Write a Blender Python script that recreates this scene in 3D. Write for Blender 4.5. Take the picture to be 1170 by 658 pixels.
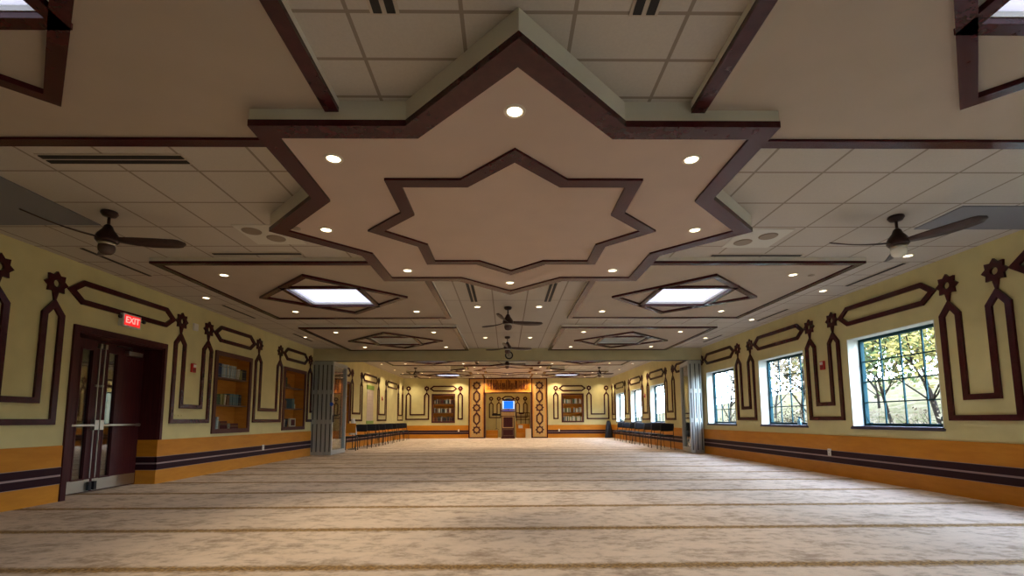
import bpy, bmesh, math, random
from mathutils import Vector, Matrix, noise

PI = math.pi
rnd = random.Random(7)
C = bpy.context.scene
for o in list(bpy.data.objects):
    bpy.data.objects.remove(o, do_unlink=True)
COL = C.collection

# ------------------------------------------------------------------ camera
F_PX, PITCH, YAW, ROLL, SHIFT = 542.172, .1037, .0127, -.0045, 93.93
cam_d = bpy.data.cameras.new('camera')
cam = bpy.data.objects.new('camera', cam_d)
COL.objects.link(cam)
cam_d.sensor_width = 36
cam_d.sensor_fit = 'HORIZONTAL'
cam_d.lens = F_PX / 1170 * 36
cam_d.shift_y = SHIFT / 1170
cam_d.clip_start = .02
cam_d.clip_end = 300
cp, sp, cy, sy = math.cos(PITCH), math.sin(PITCH), math.cos(YAW), math.sin(YAW)
fw = Vector((sy * cp, cy * cp, sp))
rt = Vector((cy, -sy, 0))
up = rt.cross(fw)
cr, sr = math.cos(ROLL), math.sin(ROLL)
rt, up = rt * cr + up * sr, up * cr - rt * sr
cam.matrix_world = Matrix(((rt.x, up.x, -fw.x, 0), (rt.y, up.y, -fw.y, 0), (rt.z, up.z, -fw.z, 1.0), (0, 0, 0, 1)))
C.camera = cam

# ------------------------------------------------------------------ world, sun, exposure
C.view_settings.view_transform = 'Standard'
C.view_settings.look = 'None'
C.view_settings.gamma = 1
C.view_settings.exposure = 0.0
C.view_settings.use_curve_mapping = False
WORLD_STRENGTH = 32.0
SUN_STRENGTH = 5.0
LAMP_W = 32.0            # watt of one recessed lamp
w = bpy.data.worlds.new('sky')
C.world = w
w.use_nodes = True
nt = w.node_tree
bg = nt.nodes['Background']
tc = nt.nodes.new('ShaderNodeTexCoord')
sx = nt.nodes.new('ShaderNodeSeparateXYZ')
rp = nt.nodes.new('ShaderNodeValToRGB')
nt.links.new(tc.outputs['Generated'], sx.inputs[0])
nt.links.new(sx.outputs['Z'], rp.inputs[0])
nt.links.new(rp.outputs[0], bg.inputs[0])
rp.color_ramp.elements[0].position = 0.0
rp.color_ramp.elements[0].color = (.70, .83, .98, 1)
rp.color_ramp.elements[1].position = .8
rp.color_ramp.elements[1].color = (.55, .68, 1.0, 1)
bg.inputs[1].default_value = WORLD_STRENGTH
sd = bpy.data.lights.new('sun', 'SUN')
sd.energy = SUN_STRENGTH
sd.angle = .02
sd.color = (1, .93, .8)
sun = bpy.data.objects.new('sun', sd)
COL.objects.link(sun)
sun.rotation_euler = (0, math.radians(-42), math.radians(-12))
sun.location = (-20, 0, 25)

# ------------------------------------------------------------------ materials
MATS = {}


def mat(name, col, rough=.6, metal=0.0, spec=.5, emit=None, es=1.0, coat=0.0):
    m = bpy.data.materials.new(name)
    m.use_nodes = True
    b = m.node_tree.nodes['Principled BSDF']
    b.inputs['Base Color'].default_value = (*col, 1)
    b.inputs['Roughness'].default_value = rough
    b.inputs['Metallic'].default_value = metal
    b.inputs['Specular IOR Level'].default_value = spec
    b.inputs['Coat Weight'].default_value = coat
    if emit:
        b.inputs['Emission Color'].default_value = (*emit, 1)
        b.inputs['Emission Strength'].default_value = es
    MATS[name] = m
    return m


def N(m, typ, **kw):
    n = m.node_tree.nodes.new(typ)
    for k, v in kw.items():
        setattr(n, k, v)
    return n


def L(m, a, b):
    m.node_tree.links.new(a, b)


def bsdf(m):
    return m.node_tree.nodes['Principled BSDF']


def mnode(m, op, a, b=None, c=None):
    n = N(m, 'ShaderNodeMath', operation=op)
    for i, v in enumerate((a, b, c)):
        if v is None:
            continue
        if isinstance(v, (int, float)):
            n.inputs[i].default_value = v
        else:
            L(m, v, n.inputs[i])
    return n.outputs[0]


def geo_pos(m):
    g = N(m, 'ShaderNodeNewGeometry')
    return g.outputs['Position']


def ramp(m, fac, stops):
    r = N(m, 'ShaderNodeValToRGB')
    e = r.color_ramp.elements
    while len(e) > len(stops):
        e.remove(e[-1])
    while len(e) < len(stops):
        e.new(.5)
    for el, (p, c) in zip(e, stops):
        el.position = p
        el.color = (*c, 1)
    L(m, fac, r.inputs[0])
    return r.outputs[0]


def noise_tex(m, vec, scale, detail=3, rough=.5, vscale=None):
    if vscale:
        mp = N(m, 'ShaderNodeMapping')
        mp.inputs['Scale'].default_value = vscale
        L(m, vec, mp.inputs[0])
        vec = mp.outputs[0]
    n = N(m, 'ShaderNodeTexNoise')
    n.inputs['Scale'].default_value = scale
    n.inputs['Detail'].default_value = detail
    n.inputs['Roughness'].default_value = rough
    L(m, vec, n.inputs['Vector'])
    return n.outputs['Fac']


def wood(name, c1, c2, rough=.4, vs=(1, 1, 1), scale=6, coat=0.0):
    m = mat(name, c1, rough, coat=coat)
    t = N(m, 'ShaderNodeTexCoord').outputs['Object']
    f = noise_tex(m, t, scale, 4, .6, vs)
    L(m, ramp(m, f, [(.3, c1), (.7, c2)]), bsdf(m).inputs['Base Color'])
    return m


def plain(name, col, var=.06, scale=3, rough=.8):
    m = mat(name, col, rough)
    p = geo_pos(m)
    f = noise_tex(m, p, scale, 4)
    a = tuple(c * (1 - var) for c in col)
    b = tuple(min(1, c * (1 + var)) for c in col)
    L(m, ramp(m, f, [(.3, a), (.7, b)]), bsdf(m).inputs['Base Color'])
    return m


plain('wall_paint', (.64, .575, .285))
plain('beam_paint', (.52, .47, .27))
plain('soffit_paint', (.46, .38, .295), .03)
plain('star_paint', (.54, .42, .34), .03)
plain('fascia_paint', (.70, .67, .58), .03)
plain('reveal_white', (.80, .83, .78), .02)
wood('dark_wood', (.040, .0035, .0065), (.066, .009, .011), .26, (1, 1, 1), 14)
bsdf(MATS['dark_wood']).inputs['Specular IOR Level'].default_value = .33
wood('door_wood', (.045, .008, .010), (.075, .014, .014), .35, (6, 6, .5), 5)
bsdf(MATS['door_wood']).inputs['Specular IOR Level'].default_value = .22
wood('orange_wood', (.50, .185, .010), (.60, .24, .018), .45, (.6, .6, 3), 4)
wood('shelf_wood', (.42, .155, .018), (.52, .22, .03), .6, (.6, .6, 3), 4)
bsdf(MATS['shelf_wood']).inputs['Specular IOR Level'].default_value = .15
bsdf(MATS['orange_wood']).inputs['Specular IOR Level'].default_value = .25
mat('frame_wood', (.085, .028, .022), .45, spec=.2)
mat('stripe_dark', (.030, .009, .013), .5, spec=.12)
mat('stripe_line', (.36, .24, .22), .4)
wood('tan_wood', (.50, .30, .11), (.60, .38, .16), .5, (3, 3, .6), 5)
wood('gold_wood', (.60, .27, .05), (.70, .34, .08), .4, (1, 1, 1), 5)
wood('lectern_wood', (.10, .045, .025), (.16, .07, .035), .35, (4, 4, .6), 5)
wood('fan_wood', (.030, .012, .009), (.055, .022, .015), .4, (3, 3, 3), 5)
mat('fan_metal', (.035, .014, .012), .35, .4)
mat('lamp_glass', (.75, .72, .62), .25, emit=(1, .9, .7), es=.05)
mat('lamp_glass_off', (.10, .06, .05), .2)
mat('black_metal', (.012, .012, .014), .4, .3)
mat('black_fabric', (.010, .011, .018), .8)
mat('black_slot', (.012, .010, .009), .7)
mat('steel', (.50, .47, .40), .3, 1.0)
mat('alu', (.52, .55, .54), .40, .7)
mat('alu_dark', (.05, .055, .06), .5, .4)
mat('plastic_white', (.75, .73, .68), .4)
mat('red_plastic', (.50, .015, .012), .4)
mat('window_frame', (.012, .050, .062), .6, spec=.1)
mat('sill_dark', (.035, .03, .07), .35)
mat('downlight_ring', (.70, .62, .50), .5)
mat('downlight_lens', (1, .9, .7), .5, emit=(1, .86, .56), es=7.0)
mat('exit_red', (.6, .02, .02), .5, emit=(1, .02, .02), es=1.0)
mat('exit_letter', (.9, .4, .35), .5, emit=(1, .30, .26), es=1.2)
mat('screen_blue', (.01, .1, .8), .3, emit=(.003, .16, 1.0), es=1.1)
mat('screen_white', (.8, .9, 1), .3, emit=(.45, .70, 1.0), es=.9)
mat('warm_glow', (1, .7, .3), .5, emit=(1, .55, .12), es=3.0)
mat('blue_sticker', (.02, .10, .60), .5)
mat('grey_panel', (.20, .20, .22), .6)
mat('speaker_grille', (.30, .24, .18), .7)
mat('blind_grey', (.34, .36, .34), .6)
mat('clock_face', (.42, .40, .33), .5)
mat('white_cloth', (.72, .74, .76), .9)
mat('paper_pink', (.62, .52, .44), .8)
mat('leaf_green_plastic', (.22, .34, .06), .6)
mat('cream_box', (.74, .60, .40), .6)
mat('bottle_blue', (.25, .55, .75), .15)
mat('corridor', (.30, .28, .24), .9)
mat('roof', (.3, .3, .3), .9)
for i, c in enumerate([(.03, .05, .12), (.27, .34, .36), (.40, .42, .38), (.05, .09, .05), (.22, .20, .07), (.09, .02, .02),
                       (.50, .46, .34), (.03, .03, .035), (.16, .08, .04), (.10, .16, .17)]):
    mat('book%d' % i, c, .7, spec=.2)

# glass: mostly clear with a sharp reflection
g = bpy.data.materials.new('glass')
g.use_nodes = True
MATS['glass'] = g
g.node_tree.nodes.remove(bsdf(g))
out = g.node_tree.nodes['Material Output']
tr = N(g, 'ShaderNodeBsdfTransparent')
tr.inputs[0].default_value = (.93, .98, .96, 1)
gl = N(g, 'ShaderNodeBsdfGlossy')
gl.inputs['Roughness'].default_value = .02
lw_ = N(g, 'ShaderNodeLayerWeight')
lw_.inputs[0].default_value = .5
pw = mnode(g, 'POWER', lw_.outputs['Facing'], 4.0)
fa = mnode(g, 'MULTIPLY_ADD', pw, .55, .04)
mx = N(g, 'ShaderNodeMixShader')
L(g, fa, mx.inputs[0]); L(g, tr.outputs[0], mx.inputs[1]); L(g, gl.outputs[0], mx.inputs[2])
L(g, mx.outputs[0], out.inputs[0])
# partition glass, tinted and more reflective
g2 = g.copy(); g2.name = 'partition_glass'; MATS['partition_glass'] = g2
for n in g2.node_tree.nodes:
    if n.type == 'MATH' and n.operation == 'MULTIPLY_ADD':
        n.inputs[1].default_value = .65; n.inputs[2].default_value = .22
    if n.type == 'BSDF_TRANSPARENT':
        n.inputs[0].default_value = (.78, .82, .80, 1)
# frosted skylight lens, lit by the sky above it
sk = bpy.data.materials.new('skylight_lens')
sk.use_nodes = True
MATS['skylight_lens'] = sk
sk.node_tree.nodes.remove(bsdf(sk))
tl = N(sk, 'ShaderNodeBsdfTranslucent')
tl.inputs[0].default_value = (.056, .0465, .0425, 1)
L(sk, tl.outputs[0], sk.node_tree.nodes['Material Output'].inputs[0])


def tile_mat(name, ox, oy, px, py, col=(.54, .49, .42), line=(.28, .23, .18), lw=.011):
    m = mat(name, col, .85)
    p = geo_pos(m)
    s = N(m, 'ShaderNodeSeparateXYZ')
    L(m, p, s.inputs[0])

    def dist(o, off, per):
        a = mnode(m, 'SUBTRACT', o, off)
        a = mnode(m, 'DIVIDE', a, per)
        a = mnode(m, 'ADD', a, 1000.5)
        a = mnode(m, 'FRACT', a)
        a = mnode(m, 'SUBTRACT', a, .5)
        a = mnode(m, 'ABSOLUTE', a)
        return mnode(m, 'MULTIPLY', a, per)
    d = mnode(m, 'MINIMUM', dist(s.outputs[0], ox, px), dist(s.outputs[1], oy, py))
    k = mnode(m, 'LESS_THAN', d, lw)
    f = noise_tex(m, p, 60, 2)
    base = ramp(m, f, [(.3, tuple(c * .94 for c in col)), (.7, col)])
    mxx = N(m, 'ShaderNodeMix', data_type='RGBA')
    L(m, k, mxx.inputs[0]); L(m, base, mxx.inputs[6])
    mxx.inputs[7].default_value = (*line, 1)
    L(m, mxx.outputs[2], bsdf(m).inputs['Base Color'])
    return m


XC = .07
tile_mat('tile', XC + .295, 3.84, .59, .58)
tile_mat('tile_near', XC + .295, 2.25, .59, .325)
tile_mat('tile_mid', XC + .295, 8.21, .59, 3.13)

# carpet: mottled beige with a gold-brown line every prayer row
m = mat('carpet', (.4, .3, .22), .95, spec=.1)
p = geo_pos(m)
s = N(m, 'ShaderNodeSeparateXYZ'); L(m, p, s.inputs[0])
n1 = noise_tex(m, p, 1.9, 6, .7, (1.0, 1.25, 1))
n2 = noise_tex(m, p, 7, 5, .72, (1.0, 1.5, 1))
n3 = noise_tex(m, p, 130, 2, .6)
mixn = mnode(m, 'ADD', mnode(m, 'MULTIPLY', n1, .5), mnode(m, 'MULTIPLY', n2, .5))
base = ramp(m, mixn, [(.36, (.33, .245, .19)), (.44, (.48, .38, .30)), (.51, (.66, .54, .44)), (.66, (.74, .61, .50))])
a = mnode(m, 'SUBTRACT', s.outputs[1], 3.37)
a = mnode(m, 'DIVIDE', a, 1.14)
a = mnode(m, 'FRACT', mnode(m, 'ADD', a, 100.5))
a = mnode(m, 'ABSOLUTE', mnode(m, 'SUBTRACT', a, .5))
a = mnode(m, 'MULTIPLY', a, 1.14)
wob = mnode(m, 'MULTIPLY', mnode(m, 'SUBTRACT', noise_tex(m, p, 22, 2), .5), .10)
a = mnode(m, 'ADD', a, wob)
band = N(m, 'ShaderNodeMapRange'); band.inputs[1].default_value = .03; band.inputs[2].default_value = .09
band.inputs[3].default_value = 1; band.inputs[4].default_value = 0
L(m, a, band.inputs[0])
gold = ramp(m, noise_tex(m, p, 45, 2), [(.38, (.11, .055, .012)), (.62, (.36, .20, .045))])
mxx = N(m, 'ShaderNodeMix', data_type='RGBA')
L(m, mnode(m, 'MULTIPLY', band.outputs[0], .85), mxx.inputs[0]); L(m, base, mxx.inputs[6]); L(m, gold, mxx.inputs[7])
L(m, mxx.outputs[2], bsdf(m).inputs['Base Color'])
bp_ = N(m, 'ShaderNodeBump'); bp_.inputs['Strength'].default_value = .5; bp_.inputs['Distance'].default_value = .01
L(m, n3, bp_.inputs['Height']); L(m, bp_.outputs[0], bsdf(m).inputs['Normal'])

# lattice inlay on the mihrab posts
m = mat('lattice_wood', (.5, .3, .1), .5)
p = geo_pos(m)
ck = N(m, 'ShaderNodeTexChecker'); ck.inputs['Scale'].default_value = 22
ck.inputs[1].default_value = (.74, .50, .19, 1); ck.inputs[2].default_value = (.50, .27, .06, 1)
L(m, p, ck.inputs[0]); L(m, ck.outputs[0], bsdf(m).inputs['Base Color'])

m = mat('grass', (.4, .4, .2), .9, spec=0)
p = geo_pos(m)
L(m, ramp(m, noise_tex(m, p, 1.6, 8, .8), [(.38, (.022, .026, .012)), (.48, (.055, .048, .024)), (.58, (.085, .070, .048))]), bsdf(m).inputs['Base Color'])
m = mat('bark', (.016, .013, .011), .9, spec=0)
for nm, c in (('leaf_yellow', (.140, .112, .035)), ('leaf_green', (.065, .085, .032)), ('leaf_rust', (.10, .08, .055))):
    m = mat(nm, c, .7, spec=0)
    f = noise_tex(m, geo_pos(m), 2.2, 3)
    L(m, ramp(m, f, [(.35, tuple(k * .6 for k in c)), (.65, tuple(k * 1.3 for k in c))]), bsdf(m).inputs['Base Color'])


# ------------------------------------------------------------------ mesh builder
class MB:
    def __init__(s):
        s.v = []; s.f = []; s.mi = []; s.cur = 0

    def add(s, vs, fs):
        n = len(s.v)
        s.v += [tuple(v) for v in vs]
        for f in fs:
            s.f.append(tuple(n + i for i in f)); s.mi.append(s.cur)
        return s

    def box(s, x0, x1, y0, y1, z0, z1):
        vs = [(x, y, z) for x in (x0, x1) for y in (y0, y1) for z in (z0, z1)]
        return s.add(vs, [(0, 1, 3, 2), (4, 6, 7, 5), (0, 4, 5, 1), (2, 3, 7, 6), (0, 2, 6, 4), (1, 5, 7, 3)])

    def prism(s, pts, d0, d1, mp):
        n = len(pts)
        vs = [mp(u, v, d0) for u, v in pts] + [mp(u, v, d1) for u, v in pts]
        fs = [tuple(range(n)), tuple(range(2 * n - 1, n - 1, -1))]
        fs += [(i, (i + 1) % n, n + (i + 1) % n, n + i) for i in range(n)]
        return s.add(vs, fs)

    def ring(s, outer, inner, d0, d1, mp):
        n = len(outer)
        vs = [mp(u, v, d0) for u, v in outer] + [mp(u, v, d0) for u, v in inner] + \
             [mp(u, v, d1) for u, v in outer] + [mp(u, v, d1) for u, v in inner]
        fs = []
        for i in range(n):
            j = (i + 1) % n
            fs += [(i, j, n + j, n + i), (2 * n + i, 3 * n + i, 3 * n + j, 2 * n + j),
                   (i, 2 * n + i, 2 * n + j, j), (n + i, n + j, 3 * n + j, 3 * n + i)]
        return s.add(vs, fs)

    def band(s, path, wi, wo, d0, d1, mp):
        """closed mitred band around a polygon, wi to the inside and wo to the outside"""
        return s.ring(offset(path, wo), offset(path, -wi), d0, d1, mp)

    def lathe(s, prof, c=(0, 0, 0), n=16, axis='z', cap=True):
        cx, cy_, cz = c
        vs = []
        for r, h in prof:
            for i in range(n):
                a = 2 * PI * i / n
                u, v = r * math.cos(a), r * math.sin(a)
                vs.append({'z': (cx + u, cy_ + v, cz + h), 'x': (cx + h, cy_ + u, cz + v), 'y': (cx + u, cy_ + h, cz + v)}[axis])
        fs = []
        for k in range(len(prof) - 1):
            for i in range(n):
                j = (i + 1) % n
                fs.append((k * n + i, k * n + j, (k + 1) * n + j, (k + 1) * n + i))
        if cap:
            fs.append(tuple(range(n)))
            fs.append(tuple(range(len(prof) * n - 1, (len(prof) - 1) * n - 1, -1)))
        return s.add(vs, fs)

    def tube(s, pts, r, n=8):
        pts = [Vector(p) for p in pts]
        rs = r if isinstance(r, (list, tuple)) else [r] * len(pts)
        vs = []
        for i, p in enumerate(pts):
            d = (pts[min(i + 1, len(pts) - 1)] - pts[max(i - 1, 0)]).normalized()
            a = d.cross(Vector((0, 0, 1)))
            if a.length < .05:
                a = d.cross(Vector((0, 1, 0)))
            a.normalize(); b = d.cross(a)
            for k in range(n):
                t = 2 * PI * k / n
                vs.append(p + (a * math.cos(t) + b * math.sin(t)) * rs[i])
        fs = []
        for i in range(len(pts) - 1):
            for k in range(n):
                j = (k + 1) % n
                fs.append((i * n + k, i * n + j, (i + 1) * n + j, (i + 1) * n + k))
        fs.append(tuple(range(n)))
        fs.append(tuple(range(len(pts) * n - 1, (len(pts) - 1) * n - 1, -1)))
        return s.add(vs, fs)

    def build(s, name, mats, parent=None, smooth=False, bevel=0, recalc=True, loc=None):
        me = bpy.data.meshes.new(name)
        vs = s.v
        if loc is not None:
            vs = [(v[0] - loc[0], v[1] - loc[1], v[2] - loc[2]) for v in vs]
        me.from_pydata(vs, [], s.f)
        if isinstance(mats, str):
            mats = [mats]
        for k in mats:
            me.materials.append(MATS[k])
        for p, i in zip(me.polygons, s.mi):
            p.material_index = i
            p.use_smooth = smooth
        if recalc:
            bm = bmesh.new(); bm.from_mesh(me)
            bmesh.ops.recalc_face_normals(bm, faces=bm.faces)
            bm.to_mesh(me); bm.free()
        o = bpy.data.objects.new(name, me)
        COL.objects.link(o)
        if loc is not None:
            o.location = loc
        if parent is not None:
            o.parent = parent
        if bevel:
            b = o.modifiers.new('bevel', 'BEVEL'); b.width = bevel; b.segments = 2; b.limit_method = 'ANGLE'
        return o


def offset(path, d):
    n = len(path)
    ar = sum(path[i][0] * path[(i + 1) % n][1] - path[(i + 1) % n][0] * path[i][1] for i in range(n))
    sg = 1 if ar > 0 else -1
    res = []
    for i in range(n):
        p0, p1, p2 = Vector(path[i - 1]), Vector(path[i]), Vector(path[(i + 1) % n])
        e1 = (p1 - p0).normalized(); e2 = (p2 - p1).normalized()
        n1 = Vector((e1.y, -e1.x)) * sg; n2 = Vector((e2.y, -e2.x)) * sg
        q = n1 + n2
        q = q / max(.25, (1 + n1.dot(n2)))
        res.append((p1.x + q.x * d, p1.y + q.y * d))
    return res


def tag(o, label=None, cat=None, group=None, kind=None):
    if label: o['label'] = label
    if cat: o['category'] = cat
    if group: o['group'] = group
    if kind: o['kind'] = kind
    return o


def empty(name, loc=(0, 0, 0), rz=0):
    o = bpy.data.objects.new(name, None)
    COL.objects.link(o)
    o.empty_display_size = .1
    o.location = loc
    o.rotation_euler = (0, 0, rz)
    return o


def kids(o):
    return [c for c in COL.objects if c.parent == o]


def copy_tree(o, parent=None):
    c = o.copy()
    COL.objects.link(c)
    if parent is not None:
        c.parent = parent
    for ch in kids(o):
        copy_tree(ch, c)
    return c


def struct(o):
    o['kind'] = 'structure'
    return o


WL, WR, YB, T1, T2 = -5.65, 5.805, 26.2, 3.096, 3.29
Y0 = -3.0
P1, S1, P2, S2 = 3.037, 2.938, 3.20, 3.13


def m_left(u, v, d): return (WL + d, u, v)
def m_right(u, v, d): return (WR - d, u, v)
def m_back(u, v, d): return (u, YB - d, v)


# ------------------------------------------------------------------ room shell
def grid_sheet(b, us, vs_, holes, d0, d1, mp, mi=None):
    """slab from depth d0 to d1 in mapping mp with rectangular holes (u0,u1,v0,v1)"""
    us = sorted(set(us + [h[0] for h in holes] + [h[1] for h in holes]))
    vv = sorted(set(vs_ + [h[2] for h in holes] + [h[3] for h in holes]))

    def solid(i, j):
        if i < 0 or j < 0 or i >= len(us) - 1 or j >= len(vv) - 1:
            return False
        cu, cv = (us[i] + us[i + 1]) / 2, (vv[j] + vv[j + 1]) / 2
        return not any(h[0] < cu < h[1] and h[2] < cv < h[3] for h in holes)
    for i in range(len(us) - 1):
        for j in range(len(vv) - 1):
            if not solid(i, j):
                continue
            a, c, e, f = us[i], us[i + 1], vv[j], vv[j + 1]
            b.cur = mi((a + c) / 2, (e + f) / 2) if mi else 0
            b.add([mp(a, e, d0), mp(c, e, d0), mp(c, f, d0), mp(a, f, d0)], [(0, 1, 2, 3)])
            b.add([mp(a, e, d1), mp(c, e, d1), mp(c, f, d1), mp(a, f, d1)], [(0, 3, 2, 1)])
            if not solid(i - 1, j): b.add([mp(a, e, d0), mp(a, f, d0), mp(a, f, d1), mp(a, e, d1)], [(0, 1, 2, 3)])
            if not solid(i + 1, j): b.add([mp(c, e, d0), mp(c, f, d0), mp(c, f, d1), mp(c, e, d1)], [(0, 3, 2, 1)])
            if not solid(i, j - 1): b.add([mp(a, e, d0), mp(c, e, d0), mp(c, e, d1), mp(a, e, d1)], [(0, 3, 2, 1)])
            if not solid(i, j + 1): b.add([mp(a, f, d0), mp(c, f, d0), mp(c, f, d1), mp(a, f, d1)], [(0, 1, 2, 3)])
    b.cur = 0


b = MB(); b.box(WL - .6, WR + .3, Y0 - .2, 28.2, -.12, 0)
struct(b.build('floor', 'carpet'))

DOOR = (6.25, 7.83, 0.0, 2.19)
BC_L = [(9.27, 10.47, .82, 2.31), (12.13, 13.34, .82, 2.31), (15.93, 17.12, .82, 2.31)]
BC_B = [(-4.03, -2.87, .90, 2.36), (3.11, 4.22, .90, 2.36)]
WIN = [(-2.3, -.64), (.55, 2.21), (3.40, 5.06), (6.26, 7.92), (9.12, 10.77), (11.96, 13.63), (17.35, 19.05), (20.35, 22.05), (23.30, 25.0)]
WZ0, WZ1 = .85, 2.33
b = MB(); grid_sheet(b, [Y0, 27.7], [0, 3.6], [DOOR] + BC_L, 0, -.42, m_left)
struct(b.build('wall_left', 'wall_paint', recalc=False))
b = MB(); grid_sheet(b, [Y0, 27.7], [0, 3.6], [(a, c, WZ0, WZ1) for a, c in WIN], 0, -.26, m_right,)
wr = struct(b.build('wall_right', ['wall_paint'], recalc=False))
MX0, MX1, MZ = -1.16, 1.38, 2.49     # opening of the prayer niche
b = MB(); grid_sheet(b, [WL, WR], [0, 3.6], BC_B + [(MX0 - .02, MX1 + .02, 0, 3.25)], 0, -.30, m_back)
struct(b.build('wall_back', 'wall_paint', recalc=False))
b = MB(); b.box(WL, WR, Y0 - .2, Y0, 0, 3.6)
struct(b.build('wall_front', 'wall_paint'))
# niche shell
NY = 27.4
b = MB()
b.box(MX0 - .1, MX0 - .0, YB + .30, NY + .1, 0, 3.4)
b.box(MX1, MX1 + .1, YB + .30, NY + .1, 0, 3.4)
b.box(MX0, MX1, NY, NY + .1, 0, 3.4)
b.box(MX0, MX1, YB + .3, NY, 2.75, 2.85)
struct(b.build('wall_niche', 'wall_paint'))

# ceilings with skylight holes
SKY1 = [(XC + s * 2.91 - .54, XC + s * 2.91 + .54, yc - .54, yc + .54) for s in (-1, 1) for yc in (1.66, 7.70)]
SKY3 = [(XC + s * 2.91 - .54, XC + s * 2.91 + .54, 12.10 - .54, 12.10 + .54) for s in (-1, 1)]
SKY2 = [(XC + s * 2.91 - .54, XC + s * 2.91 + .54, yc - .54, yc + .54) for s in (-1, 1) for yc in (17.44, 23.42)]


def m_c1(u, v, d): return (u, v, T1 + d)
def m_c2(u, v, d): return (u, v, T2 + d)


def mi1(u, v):
    if abs(u - XC) < 1.2:
        return 1 if v < 4 else 2
    return 0


b = MB(); grid_sheet(b, [WL, XC - 1.2, XC + 1.2, WR], [Y0, 4.6, 13.9], SKY1, 0, .03, m_c1, mi1)
struct(b.build('ceiling', ['tile', 'tile_near', 'tile_mid'], recalc=False))
b = MB(); grid_sheet(b, [WL, WR], [14.15, YB + .3], SKY2, 0, .03, m_c2)
struct(b.build('ceiling', ['tile'], recalc=False))
# downstand beam over the folding partition
b = MB(); b.box(WL, WR, 13.87, 14.19, 2.745, 3.5)
struct(b.build('trim_1', 'beam_paint'))
b = MB(); b.box(WL + .02, WR - .02, 13.95, 14.11, 2.73, 2.745)
tb = b.build('track', 'alu_dark', bpy.data.objects['trim_1'])


# wainscot: one run per wall stretch
def wainscot(name, runs, mp):
    b = MB()
    for (a, c) in runs:
        def bar(v0, v1, d, mi):
            b.cur = mi
            b.prism([(a, v0), (c, v0), (c, v1), (a, v1)], 0, d, mp)
        bar(0, .222, .022, 0)
        bar(.43, .70, .022, 0)
        bar(.222, .43, .016, 1)
        bar(.224, .314, .032, 1)
        bar(.338, .428, .032, 1)
        bar(.314, .338, .026, 2)
        bar(.428, .434, .028, 2)
        bar(.218, .224, .028, 2)
    return struct(b.build(name, ['orange_wood', 'stripe_dark', 'stripe_line']))


wainscot('baseboard_left', [(Y0, 6.16), (7.808, YB)], m_left)
wainscot('baseboard_right', [(Y0, YB)], m_right)
wainscot('baseboard_back', [(WL, -2.05), (2.28, WR)], m_back)
wainscot('baseboard_niche', [(WL + .0, WL + .0 + .355)], lambda u, v, d: (u - .355, 7.83 - d, v))


# ------------------------------------------------------------------ ornaments on the walls
def star_pts(c, z, R, k=.72, n=8, ph=0.0):
    pts = []
    for i in range(2 * n):
        r = R if i % 2 == 0 else R * k
        a = ph + PI * i / n
        pts.append((c + r * math.sin(a), z + r * math.cos(a)))
    return pts


def wall_star(c, mp, label, z=2.725, R=.154, hole=.046, group='eight-pointed wood stars on the walls', mat_='dark_wood', parent=None, name='wall_star', d=.03):
    b = MB()
    inner = [(c + hole * math.sin(PI * i / 8), z + hole * math.cos(PI * i / 8)) for i in range(16)]
    b.ring(star_pts(c, z, R), inner, .0, d, mp)
    p0 = mp(c, z, 0)
    o = b.build(name, mat_, parent, loc=None if parent else p0)
    if not parent:
        tag(o, label, 'wall ornament', group)
    return o


HW = .036


def wall_hex(c0, c1, mp, label, z=2.712, h=.128):
    """pointed band running between two stars at c0 and c1"""
    a, e = c0 + .215, c1 - .215
    path = [(a, z), (a + .17, z + h), (e - .17, z + h), (e, z), (e - .17, z - h), (a + .17, z - h)]
    b = MB(); b.band(path, HW, HW, 0, .03, mp)
    o = b.build('wall_hexagon', 'dark_wood', loc=mp((a + e) / 2, z, 0))
    return tag(o, label, 'wall ornament', 'long pointed wood bands high on the walls')


def wall_u(c0, c1, mp, label, zo=.997, zi=1.255, tip=2.47, a=.112, sh=2.33):
    path = [(c0, tip), (c0 - a, sh), (c0 - a, zo), (c1 + a, zo), (c1 + a, sh), (c1, tip), (c1 - a, sh), (c1 - a, zi), (c0 + a, zi), (c0 + a, sh)]
    b = MB(); b.band(path, HW, HW, 0, .03, mp)
    for c in (c0, c1):
        b.prism([(c - .010, tip + .035), (c + .010, tip + .035), (c + .034, 2.605), (c - .034, 2.605)], 0, .026, mp)
    o = b.build('wall_frame', 'dark_wood', loc=mp((c0 + c1) / 2, 1.6, 0))
    return tag(o, label, 'wall ornament', 'u-shaped double wood bands on the walls')


def wall_pencil(c, mp, label, zo=1.05, tip=2.47, a=.112, sh=2.33):
    path = [(c, tip), (c - a, sh), (c - a, zo), (c + a, zo), (c + a, sh)]
    b = MB(); b.band(path, HW, HW, 0, .03, mp)
    b.prism([(c - .010, tip + .035), (c + .010, tip + .035), (c + .034, 2.605), (c - .034, 2.605)], 0, .026, mp)
    o = b.build('wall_frame', 'dark_wood', loc=mp(c, 1.6, 0))
    return tag(o, label, 'wall ornament', 'narrow pointed wood frames beside the niche')


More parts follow.
